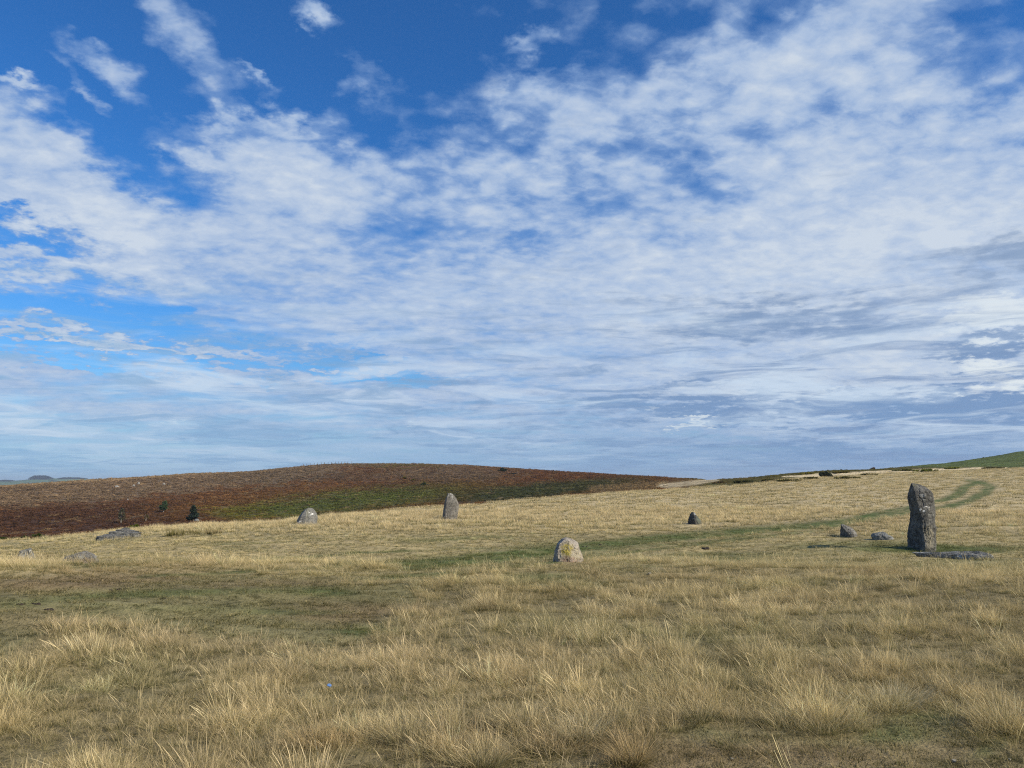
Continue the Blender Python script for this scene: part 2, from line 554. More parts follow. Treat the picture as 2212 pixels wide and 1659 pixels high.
GREENS = [  # x y rx ry rot strength
    (1990, 1185, 170, 9, 0, 0.95), (2060, 1189, 150, 9, 0, 0.9), (1800, 1178, 160, 9, 3, 0.5), (1750, 1218, 260, 9, 0, 0.45), (2130, 1212, 120, 6, 0, 0.4),
    (1560, 1200, 180, 7, 0, 0.55), (1180, 1246, 90, 10, 0, 0.7), (1230, 1262, 130, 8, 0, 0.5), (1560, 1208, 110, 4, 0, 0.9), (1450, 1160, 180, 7, 6, 0.45),
    (1150, 1205, 240, 12, 5, 0.5), (930, 1215, 200, 8, 3, 0.35), (990, 1165, 110, 4, 3, 0.7), (330, 1283, 240, 6, 3, 0.6), (80, 1300, 120, 9, 8, 0.3),
    (620, 1322, 110, 6, 0, 0.5), (600, 1275, 150, 5, 3, 0.4), (690, 1280, 60, 8, 0, 0.7), (800, 1365, 70, 10, 0, 0.9), (480, 1315, 200, 8, 0, 0.18),
    (1430, 1235, 260, 6, 0, 0.3), (300, 1216, 260, 5, 3, 0.5), (420, 1211, 200, 4, 2, 0.4), (1210, 1178, 220, 5, 3, 0.35), (1900, 1195, 300, 5, 0, 0.35),
    (2090, 1225, 120, 8, 0, 0.5), (1330, 1185, 300, 10, 3, 0.22), (1930, 1588, 90, 20, 0, 0.5), (2160, 1610, 60, 14, 20, 0.6), (2010, 1545, 90, 14, 0, 0.5),
]
BROWNS = [
    (200, 1250, 250, 22, 4, 0.9), (560, 1262, 170, 10, 2, 0.5), (760, 1320, 150, 22, 0, 0.75), (1500, 1238, 260, 10, 0, 0.6), (1250, 1240, 160, 12, 0, 0.5),
    (1820, 1240, 250, 9, 0, 0.55), (1700, 1208, 180, 5, 0, 0.4), (1300, 1252, 200, 12, 0, 0.4), (80, 1340, 160, 22, 0, 0.35), (1230, 1218, 60, 8, 0, 0.6),
    (1600, 1640, 420, 44, 0, 0.8), (2000, 1640, 260, 40, 0, 0.6), (1010, 1605, 70, 16, 0, 0.8), (75, 1205, 50, 6, 4, 0.8), (1840, 1146, 110, 5, 0, 0.4),
    (1920, 1132, 110, 5, 4, 0.45),
]
TB = np.array([(-300, 1425), (0, 1415), (70, 1385), (90, 1366), (240, 1350), (450, 1374), (640, 1392), (760, 1390), (850, 1372), (872, 1320), (890, 1262), (1000, 1246), (1300, 1240), (1700, 1243), (2212, 1230), (2600, 1230)], float)
BB = np.array([(-300, 1900), (900, 1800), (990, 1690), (1080, 1650), (1180, 1646), (1290, 1632), (1420, 1618), (1520, 1560), (1600, 1572), (1640, 1590), (1860, 1590), (1930, 1545), (2030, 1548), (2120, 1600), (2212, 1650), (2500, 1700)], float)


def cover(x, y, z, r):
    """tall, green, brown amounts (0..1) for points of the near land"""
    X, Y = project(x, y, z)
    n1 = fbm(x / 1.1, y / 1.1, octv=4, rough=0.6)
    n2 = fbm(x / 3.7 + 4, y / 2.4 + 1, octv=4, rough=0.55)
    n3 = fbm(x / 9.0 + 7, y / 5.0 + 3, octv=3)
    st = fbm(x / 3.1 + 9, y / 0.95 + 3, octv=3)              # follows the terraces of relief()
    Yj = Y + n1 * 26 * np.clip(18 / np.maximum(r, 3), 0, 1.6)
    Xj = X + n2 * 40
    tb = np.interp(Xj, TB[:, 0], TB[:, 1])
    bb = np.interp(Xj, BB[:, 0], BB[:, 1])
    tall = sstep(tb - 6, tb + 7, Yj)
    tall = np.maximum(tall, ell(X, Yj, 790, 1258, 85, 12) * 0.9)
    gap = sstep(0.05, 0.34, n2 + 0.45 * n1)                  # thin places inside the long grass
    tall = tall * (1 - 0.45 * gap * sstep(3.5, 5, r))
    tall = tall * (1 - 0.93 * sstep(bb - 8, bb + 8, Yj) * (r < 9))
    tall = tall * (1 - 0.9 * ell(Xj, Yj, 1010, 1606, 70, 14))
    # grazed middle belt: streaks of longer pale grass on the treads
    midt = sstep(-0.16, 0.10, st + 0.35 * n2 + 0.05) * 0.88
    mid = sstep(1252, 1238, Y) * sstep(1128, 1178, Y + n3 * 30)
    fard = sstep(1178, 1140, Y + n3 * 24)
    fart = 0.80 + 0.4 * n3 + 0.25 * n2
    leftmid = sstep(900, 600, X) * sstep(1262, 1235, Y)
    tall = np.maximum(tall, mid * midt * (0.75 + 0.25 * leftmid))
    tall = np.maximum(tall, np.clip(fard * fart, 0, 1))
    green = np.zeros_like(x)
    for pts, w in PATHS:
        m = stroke(X + n1 * 6, Y + n1 * 1.6, pts, np.array(w, float)) * (1.0 if w[-1] in (36, 9) else 0.8)
        m2 = stroke(X + n1 * 6, Y + 1.5 + n1 * 1.6, pts, np.array(w, float) * 1.45) if w[-1] in (36, 9) else m
        tall = tall * (1 - m2 * np.clip(0.85 + 0.9 * n1, 0.2, 0.95))
        green = np.maximum(green, m * np.clip(0.95 + 1.1 * n1 + 0.5 * n3, 0, 1))
    for (cx, cy_, rx, ry, rot, s) in GREENS:
        m = ell(X + n1 * rx * 0.35 + n2 * rx * 0.5, Y + (n1 * 0.7 + st * 0.6) * ry, cx, cy_, rx, ry, rot, 0.6)
        green = np.maximum(green, m * s)
        tall = tall * (1 - 0.8 * m * s)
    green = np.maximum(green, mid * sstep(0.02, 0.4, -st + 0.5 * n1) * 0.55)
    green = np.maximum(green, sstep(0.12, 0.42, n2 * 0.7 - n1 * 0.5) * 0.4 * sstep(1245, 1300, Y))
    brown = np.zeros_like(x)
    for (cx, cy_, rx, ry, rot, s) in BROWNS:
        m = ell(X + n1 * rx * 0.3, Y + (n1 * 0.6 + n2 * 0.6) * ry, cx, cy_, rx, ry, rot, 0.6)
        brown = np.maximum(brown, m * s)
        if cy_ < 1300:
            tall = tall * (1 - 0.7 * m * s)
    return np.clip(tall, 0, 1), np.clip(green, 0, 1), np.clip(brown, 0, 1), X, Y, n1, n2, n3


STRAW = np.array([0.60, 0.475, 0.235])
PALE = np.array([0.72, 0.575, 0.325])
GREEN = np.array([0.085, 0.118, 0.034])
BROWN = np.array([0.225, 0.155, 0.085])
OLIVE = np.array([0.215, 0.190, 0.088])


def mixc(a, b, t):
    return a + (b - a) * t[..., None]


def near_colour(tall, green, brown, n1, n2, n3, Y):
    c = mixc(np.broadcast_to(OLIVE, tall.shape + (3,)), np.broadcast_to(STRAW * 0.50, tall.shape + (3,)), np.clip(tall + 0.25 * n1, 0, 1))
    c = mixc(c, BROWN, np.clip(brown * 0.85, 0, 1))
    c = mixc(c, GREEN, np.clip(green * 1.0, 0, 1))
    c = mixc(c, np.array([0.195, 0.160, 0.078]), sstep(1235, 1275, Y) * np.clip(tall * 1.3, 0, 1) * 0.8)  # thatch under near long grass, darkened further for shade between the blades
    belt = sstep(1262, 1236, Y) * sstep(1120, 1170, Y)
    c = mixc(c, STRAW * 0.80, belt * (0.25 + 0.45 * tall) * (1 - 0.8 * green))
    far = sstep(1180, 1100, Y)
    c = mixc(c, PALE * 0.80, np.clip(far * tall * 0.9, 0, 1))
    return c * (1 + 0.22 * n2 + 0.15 * n1)[..., None]


# hill colours by photo position
H_RED = np.array([0.135, 0.062, 0.024])
H_MAROON = np.array([0.075, 0.038, 0.021])
H_GREY = np.array([0.215, 0.155, 0.090])
H_ORANGE = np.array([0.150, 0.074, 0.026])
H_GREEN = np.array([0.092, 0.105, 0.025])
H_DKGREEN = np.array([0.052, 0.058, 0.022])
H_YEL = np.array([0.145, 0.130, 0.020])
H_TAN = np.array([0.42, 0.29, 0.14])
H_PATH = np.array([0.52, 0.42, 0.25])
H_SUNLIT = np.array([0.78, 0.62, 0.36])  # far field in sun, the sunlight put into its colour
H_OLIVE = np.array([0.110, 0.100, 0.034])
H_MEADOW = np.array([0.115, 0.150, 0.045])


def hill_colour(x, y, z, r):
    X, Y = project(x, y, z)
    n1 = fbm(x / 9, y / 9, octv=5, rough=0.6)
    n2 = fbm(x / 34 + 3, y / 26 + 1, octv=4)
    n3 = fbm(x / 3.0, y / 3.0 + 8, octv=2)
    sh = X.shape + (3,)
    ridge = np.interp(X, [p[0] for p in L_RIDGE], [p[1] for p in L_RIDGE])
    dn = Y - ridge                                            # rows below the skyline
    Xj, Yj = X + n1 * 90, Y + n1 * 24 + n2 * 12 + n3 * 5
    c = np.broadcast_to(H_RED, sh)
    m = sstep(0, 1, (np.interp(Xj, [0, 200, 420, 640, 760], [1098, 1088, 1064, 1044, 1010]) - Yj) / 16 + 0.5)
    c = mixc(c, H_GREY, m * (0.75 + 0.3 * n3))
    c = mixc(c, H_MAROON, ell(Xj, Yj, 100, 1128, 380, 34, 3) * 0.85)
    c = mixc(c, H_MAROON, sstep(800, 1000, X) * sstep(1500, 1300, X) * sstep(0.0, 0.3, n2) * 0.4)
    c = mixc(c, H_GREY * 0.75, ell(Xj, Yj, 960, 1026, 150, 13, 0) * 0.7)
    c = mixc(c, H_GREY * 0.7, ell(Xj, Yj, 640, 1030, 170, 14, 0) * 0.5)
    c = mixc(c, H_ORANGE, ell(Xj, Yj, 560, 1078, 190, 24, 8) * 0.9)
    c = mixc(c, H_ORANGE * 0.8, ell(Xj, Yj, 390, 1106, 120, 20, 0) * 0.5)
    c = mixc(c, H_YEL, ell(Xj, Yj, 560, 1108, 100, 15, 0) * 0.85)
    c = mixc(c, H_GREEN, ell(Xj, Y + n1 * 14 + n3 * 5, 790, 1079, 225, 22, 5, 0.7) * np.clip(0.95 + 0.5 * n1, 0, 1))
    c = mixc(c, H_GREEN, ell(Xj, Yj, 660, 1102, 90, 14, 5) * 0.75)
    c = mixc(c, H_DKGREEN, ell(Xj, Y + n1 * 6, 1180, 1058, 210, 15, 5) * 0.9)
    c = mixc(c, H_DKGREEN, ell(Xj, Y + n1 * 4, 1110, 1070, 100, 12, 5) * 0.7)
    c = mixc(c, H_YEL * 0.8, ell(Xj, Yj, 860, 1006, 90, 4, 0) * 0.6)
    c = mixc(c, H_TAN, sstep(6, 1, dn) * sstep(650, 300, X) * 0.55 * sstep(0.5, -0.1, n3))
    # right of the saddle: gorse band, pale strips, tracks, green hill
    rt = sstep(1440, 1540, X)
    c = mixc(c, H_OLIVE, rt * 0.95)
    c = mixc(c, H_RED * 1.3, rt * sstep(0.05, 0.4, n1) * 0.6 * sstep(1750, 1600, X))
    c = mixc(c, H_TAN * 0.45, stroke(X, Y, [(1300, 1058), (1400, 1050), (1490, 1041)], [30, 26, 14]) * 0.8)
    c = mixc(c, H_PATH, stroke(X + n3 * 8, Y, [(1435, 1050), (1500, 1043), (1545, 1037.5)], [16, 16, 10]) * 0.9)
    gr = sstep(1930, 1990, X) * sstep(1012, 1006, Y + n3)
    c = mixc(c, H_MEADOW, gr)
    c = mixc(c, H_OLIVE, gr * sstep(0.0, 0.4, n1) * 0.6)
    top = np.interp(X, [1690, 1760, 1860, 1960, 2000, 2150, 2212], [1029, 1023.5, 1018.5, 1015, 1012.5, 1008.5, 1010])
    bot = np.interp(X, [1690, 1760, 1800, 1900, 2000, 2150, 2212], [1031, 1030.5, 1027, 1023, 1018, 1011.5, 1010])
    sunlit_ = sstep(top - 0.7, top + 0.5, Y + n1 * 3) * sstep(bot + 0.9, bot - 0.5, Y + n1 * 3) * (X > 1690) * (X < 2175)
    c = mixc(c, H_SUNLIT, sunlit_ * 0.97)
    n4 = fbm(x / 5.0 + 3, y / 16.0, octv=4, rough=0.6)
    c = mixc(c, H_TAN * 0.55, sstep(0.12, 0.40, n4) * 0.6 * (X < 1500))
    c = c * (1 + 0.55 * n1 + 0.30 * n3 + 0.3 * n2)[..., None]
    return np.clip(c, 0.004, 1), X, Y


# ------------------------------------------------------------------ mesh helpers
def mesh_from(name, V, Fq, smooth=True):
    me = D.meshes.new(name)
    V = np.asarray(V, np.float32)
    Fq = np.asarray(Fq, np.int32)
    me.vertices.add(len(V))
    me.vertices.foreach_set('co', V.ravel())
    k = Fq.shape[1]
    me.loops.add(Fq.size)
    me.loops.foreach_set('vertex_index', Fq.ravel())
    me.polygons.add(len(Fq))
    me.polygons.foreach_set('loop_start', np.arange(0, Fq.size, k, dtype=np.int32))
    me.update(calc_edges=True)
    me.polygons.foreach_set('use_smooth', np.full(len(Fq), smooth))
    return me


def vcol(me, name, rgb):
    a = me.color_attributes.new(name, 'FLOAT_COLOR', 'POINT')
    c = np.ones((len(rgb), 4), np.float32)
    c[:, :rgb.shape[1]] = rgb
    a.data.foreach_set('color', c.ravel())


def link(name, me, mat=None, parent=None, loc=(0, 0, 0), **props):
    o = D.objects.new(name, me)
    COL.objects.link(o)
    o.location = loc
    if mat is not None and me is not None:
        me.materials.clear()
        me.materials.append(mat)
    if parent is not None:
        o.parent = parent
    for k, v in props.items():
        if v is not None:
            o[k] = v
    return o


def new_mat(name):
    m = D.materials.new(name)
    m.use_nodes = True
    m.node_tree.nodes.clear()
    return m, NT(m.node_tree)


def bsdf(n, col, rough=0.9, normal=None, spec=0.2, disp=None):
    b = n.node('ShaderNodeBsdfPrincipled')
    n.put(b.inputs['Base Color'], col)
    n.put(b.inputs['Roughness'], rough)
    b.inputs['Specular IOR Level'].default_value = spec
    if normal is not None:
        n.put(b.inputs['Normal'], normal)
    o = n.node('ShaderNodeOutputMaterial')
    n.t.links.new(b.outputs[0], o.inputs[0])
    return b


def bump(n, h, strength=0.5, dist=0.1):
    b = n.node('ShaderNodeBump')
    b.inputs['Strength'].default_value = strength
    b.inputs['Distance'].default_value = dist
    n.put(b.inputs['Height'], h)
    return b.outputs[0]


def grid_faces(nr, nc):
    i = np.arange(nr - 1)[:, None] * nc + np.arange(nc - 1)[None, :]
    return np.stack([i, i + 1, i + nc + 1, i + nc], -1).reshape(-1, 4)


# ------------------------------------------------------------------ ground and hill sheets
azs = np.concatenate([np.linspace(-math.pi, R(-46), 40)[:-1], np.linspace(R(-46), R(46), 720), np.linspace(R(46), math.pi, 40)[1:]])


def sheet(knots, counts, start=0):
    rows = []
    kr_ = np.array([np.interp(azs, AZ, KR[k]) for k in knots])
    for k, c in enumerate(counts):
        t = np.arange(c) / c
        for tt in t:
            rows.append(np.exp(np.log(kr_[k]) * (1 - tt) + np.log(kr_[k + 1]) * tt))
    rows.append(kr_[-1])
    r = np.array(rows)
    a = np.broadcast_to(azs, r.shape)
    x, y = r * np.sin(a), r * np.cos(a)
    z = gz(x, y)
    return x, y, z, r


def ground_material():
    m, n = new_mat('ground_turf')
    geo = n.node('ShaderNodeNewGeometry').outputs['Position']
    at = n.node('ShaderNodeAttribute', attribute_name='col').outputs['Color']
    f1 = n.noise(geo, 5.0, 6.0, 0.65)
    f2 = n.noise(n.mapping(geo, scale=(1.0, 2.2, 1.0)), 1.1, 5.0, 0.6)
    f3 = n.noise(geo, 40.0, 3.0, 0.6)
    k = n.math('ADD', n.math('MULTIPLY', f1, 0.9), n.math('MULTIPLY', f2, 0.8))
    k = n.math('ADD', k, n.math('MULTIPLY', f3, 0.6))
    k = n.rng(k, 0.75, 1.55, 0.55, 1.45)
    c = n.mix(1.0, at, n.comb(k, k, k), 'MULTIPLY')
    dark = n.rng(f1, 0.34, 0.50, 0.85, 0.0, 'SMOOTHSTEP')
    c = n.mix(dark, c, n.mix(1.0, c, (0.42, 0.44, 0.34), 'MULTIPLY'))
    strawy = n.rng(n.noise(geo, 14.0, 4.0, 0.7), 0.56, 0.70, 0.0, 0.55, 'SMOOTHSTEP')
    c = n.mix(strawy, c, (0.33, 0.27, 0.14))
    h = n.math('ADD', n.math('MULTIPLY', f3, 0.35), f1)
    bsdf(n, c, 0.95, bump(n, h, 0.6, 0.06), 0.1)
    return m


def hill_material():
    m, n = new_mat('moorland')
    geo = n.node('ShaderNodeNewGeometry').outputs['Position']
    at = n.node('ShaderNodeAttribute', attribute_name='col').outputs['Color']
    f1 = n.noise(geo, 0.35, 6.0, 0.7)
    f2 = n.noise(geo, 1.4, 4.0, 0.7)
    k = n.rng(n.math('ADD', f1, n.math('MULTIPLY', f2, 0.7)), 0.60, 1.1, 0.45, 1.5)
    c = n.mix(1.0, at, n.comb(k, k, k), 'MULTIPLY')
    bsdf(n, c, 0.95, bump(n, n.math('ADD', f1, f2), 0.8, 0.7), 0.1)
    return m


x, y, z, r = sheet([0, 1, 2, 3, 4, 5, 6, 7], [5, 24, 90, 70, 70, 90, 22])
tall, green, brown, X, Y, n1, n2, n3 = cover(x, y, z, r)
colr = near_colour(tall, green, brown, n1, n2, n3, Y)
hc, _, _ = hill_colour(x, y, z, r)
rc = np.interp(np.arctan2(x, y), AZ, kc[0])
colr = mixc(colr, hc, sstep(1.01, 1.06, r / rc + 0.02 * n1))
nr, nc = x.shape
V = np.stack([x, y, z], -1).reshape(-1, 3)
me = mesh_from('ground', V, grid_faces(nr, nc))
vcol(me, 'col', colr.reshape(-1, 3))
MG = ground_material()
ground = link('ground', me, MG, kind='structure', label='rough pasture of dry grass with worn green paths')
x, y, z, r = sheet([7, 8, 9, 10, 11, 12, 13], [24, 100, 110, 14, 16, 8])
colr, X, Y = hill_colour(x, y, z, r)
plain = sstep(800, 1800, r)
colr = mixc(colr, np.array([0.12, 0.14, 0.06]), plain)
V = np.stack([x, y, z], -1).reshape(-1, 3)
me = mesh_from('hill', V, grid_faces(*x.shape))
vcol(me, 'col', colr.reshape(-1, 3))
hill = link('hill', me, hill_material(), kind='structure', label='moorland hill brown with bracken beyond the dip')
print('ground', len(ground.data.polygons), len(hill.data.polygons))


# ------------------------------------------------------------------ grass
rg = np.random.RandomState(11)


def make_tuft(n, rad, hmin, hmax, width, splay, curl, seg=3, head=0.0, wind=0.12):
    """one clump of separate blades; colour attribute 'blade' = (height along blade, random, 0)"""
    V, Fq, C = [], [], []
    for b in range(n):
        a = rg.uniform(0, 2 * math.pi)
        rr = rad * math.sqrt(rg.uniform())
        bx, by = rr * math.cos(a), rr * math.sin(a)
        L = rg.uniform(hmin, hmax) * (1 - 0.25 * rr / rad)
        out = splay * (0.25 + rr / rad) * rg.uniform(0.3, 1.3)
        ax = a + rg.uniform(-0.9, 0.9)
        dxl, dyl = math.cos(ax) * out - wind * rg.uniform(0.3, 1.2), math.sin(ax) * out + rg.uniform(-0.1, 0.1)
        w = width * rg.uniform(0.6, 1.25)
        fa = rg.uniform(0, math.pi)
        sx, sy = math.cos(fa), math.sin(fa)
        rnd = rg.uniform()
        c = curl * rg.uniform(0.3, 1.4)
        i0 = len(V)
        for s in range(seg + 1):
            t = s / seg
            bend = t + c * t * t
            px_, py_ = bx + dxl * L * bend, by + dyl * L * bend
            pz = L * (t - 0.32 * c * t * t * math.hypot(dxl, dyl) * 2)
            ww = w * (1 - 0.75 * t)
            if head and t > 0.7:
                ww = w * head
            if s == seg:
                ww *= 0.45
            V += [(px_ - sx * ww / 2, py_ - sy * ww / 2, pz - 0.01), (px_ + sx * ww / 2, py_ + sy * ww / 2, pz - 0.01)]
            C += [(t, rnd, 0.0)] * 2
        for s in range(seg):
            k = i0 + 2 * s
            Fq.append((k, k + 1, k + 3, k + 2))
    me = mesh_from('grass_tuft', V, Fq, True)
    vcol(me, 'blade', np.array(C))
    return me


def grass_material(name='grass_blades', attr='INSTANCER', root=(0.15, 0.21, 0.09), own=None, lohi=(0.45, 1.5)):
    m, n = new_mat(name)
    if own is None:
        ic = n.node('ShaderNodeAttribute', attribute_name='tint', attribute_type=attr).outputs['Color']
    else:
        ic = n.node('ShaderNodeRGB').outputs[0]
        ic.default_value = (*own, 1)
    bl = n.node('ShaderNodeAttribute', attribute_name='blade').outputs['Color']
    sp = n.node('ShaderNodeSeparateColor')
    n.put(sp.inputs[0], bl)
    t, rnd = sp.outputs[0], sp.outputs[1]
    rootc = n.mix(1.0, ic, root, 'MULTIPLY')  # blade foot: greener, and darkened to paint the shade deep in the tuft
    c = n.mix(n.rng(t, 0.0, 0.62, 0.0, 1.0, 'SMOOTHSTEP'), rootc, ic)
    k = n.rng(rnd, 0, 1, *lohi)
    c = n.mix(1.0, c, n.comb(k, k, n.math('MULTIPLY', k, n.rng(rnd, 0, 1, 0.92, 1.04))), 'MULTIPLY')
    gr = n.rng(rnd, 0.0, 0.22, 0.55, 0.0)
    c = n.mix(gr, c, n.mix(1.0, c, (0.62, 0.80, 0.42), 'MULTIPLY'))
    d = n.node('ShaderNodeBsdfDiffuse')
    tr = n.node('ShaderNodeBsdfTranslucent')
    n.put(d.inputs[0], c)
    n.put(tr.inputs[0], c)
    mx = n.node('ShaderNodeMixShader')
    mx.inputs[0].default_value = 0.38
    n.t.links.new(d.outputs[0], mx.inputs[1])
    n.t.links.new(tr.outputs[0], mx.inputs[2])
    o = n.node('ShaderNodeOutputMaterial')
    n.t.links.new(mx.outputs[0], o.inputs[0])
    return m


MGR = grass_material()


def scatter(name, label, cat, pts, rot, scl, vid, tint, sources, mat):
    """points of a mesh carrying instances of the source clumps (geometry nodes): stuff nobody could count"""
    me = D.meshes.new(name)
    me.vertices.add(len(pts))
    me.vertices.foreach_set('co', np.asarray(pts, np.float32).ravel())
    for nm, ty, arr, key in (('turn', 'FLOAT_VECTOR', rot, 'vector'), ('size', 'FLOAT_VECTOR', scl, 'vector'), ('kind_no', 'INT', vid, 'value')):
        a = me.attributes.new(nm, ty, 'POINT')
        a.data.foreach_set(key, np.ascontiguousarray(arr, dtype=np.int32 if ty == 'INT' else np.float32).ravel())
    a = me.attributes.new('tint', 'FLOAT_COLOR', 'POINT')
    c = np.ones((len(pts), 4), np.float32)
    c[:, :3] = tint
    a.data.foreach_set('color', c.ravel())
    o = link(name, me, None, kind='stuff', label=label, category=cat)
    src = D.collections.new(name + '_clumps')
    for k, sm in enumerate(sources):
        so = D.objects.new('%s_clump' % name if k == 0 else '%s_clump.%03d' % (name, k), sm)
        sm.materials.clear()
        sm.materials.append(mat)
        src.objects.link(so)
    g = D.node_groups.new(name + '_spread', 'GeometryNodeTree')
    g.interface.new_socket('Geometry', in_out='INPUT', socket_type='NodeSocketGeometry')
    g.interface.new_socket('Geometry', in_out='OUTPUT', socket_type='NodeSocketGeometry')
    N, Lk = g.nodes, g.links
    gi, go = N.new('NodeGroupInput'), N.new('NodeGroupOutput')
    ci = N.new('GeometryNodeCollectionInfo')
    ci.inputs['Collection'].default_value = src
    ci.inputs['Separate Children'].default_value = True
    ci.inputs['Reset Children'].default_value = True
    ip = N.new('GeometryNodeInstanceOnPoints')
    ip.inputs['Pick Instance'].default_value = True

    def na(nm, ty):
        q = N.new('GeometryNodeInputNamedAttribute')
        q.data_type = ty
        q.inputs[0].default_value = nm
        return q.outputs[0]
    Lk.new(gi.outputs[0], ip.inputs['Points'])
    Lk.new(ci.outputs[0], ip.inputs['Instance'])
    Lk.new(na('kind_no', 'INT'), ip.inputs['Instance Index'])
    e2r = N.new('FunctionNodeEulerToRotation')
    Lk.new(na('turn', 'FLOAT_VECTOR'), e2r.inputs[0])
    Lk.new(e2r.outputs[0], ip.inputs['Rotation'])
    Lk.new(na('size', 'FLOAT_VECTOR'), ip.inputs['Scale'])
    Lk.new(ip.outputs[0], go.inputs[0])
    md = o.modifiers.new('spread', 'NODES')
    md.node_group = g
    return o


KEEP_TALL = []       # (x, y, radius) of grazed and trampled ground before a stone
KEEP_OUT = []        # (x, y, radius) where a stone stands


def ring_points(r0, r1, dens, half=R(41)):
    n = int(dens * half * (r1 * r1 - r0 * r0))
    r = np.sqrt(rg.uniform(r0 * r0, r1 * r1, n))
    a = rg.uniform(-half, half, n)
    x, y = r * np.sin(a), r * np.cos(a)
    ok = np.ones(n, bool)
    for kx, ky, kr_ in KEEP_OUT:
        ok &= (x - kx) ** 2 + (y - ky) ** 2 > kr_ ** 2
    return x[ok], y[ok], r[ok]


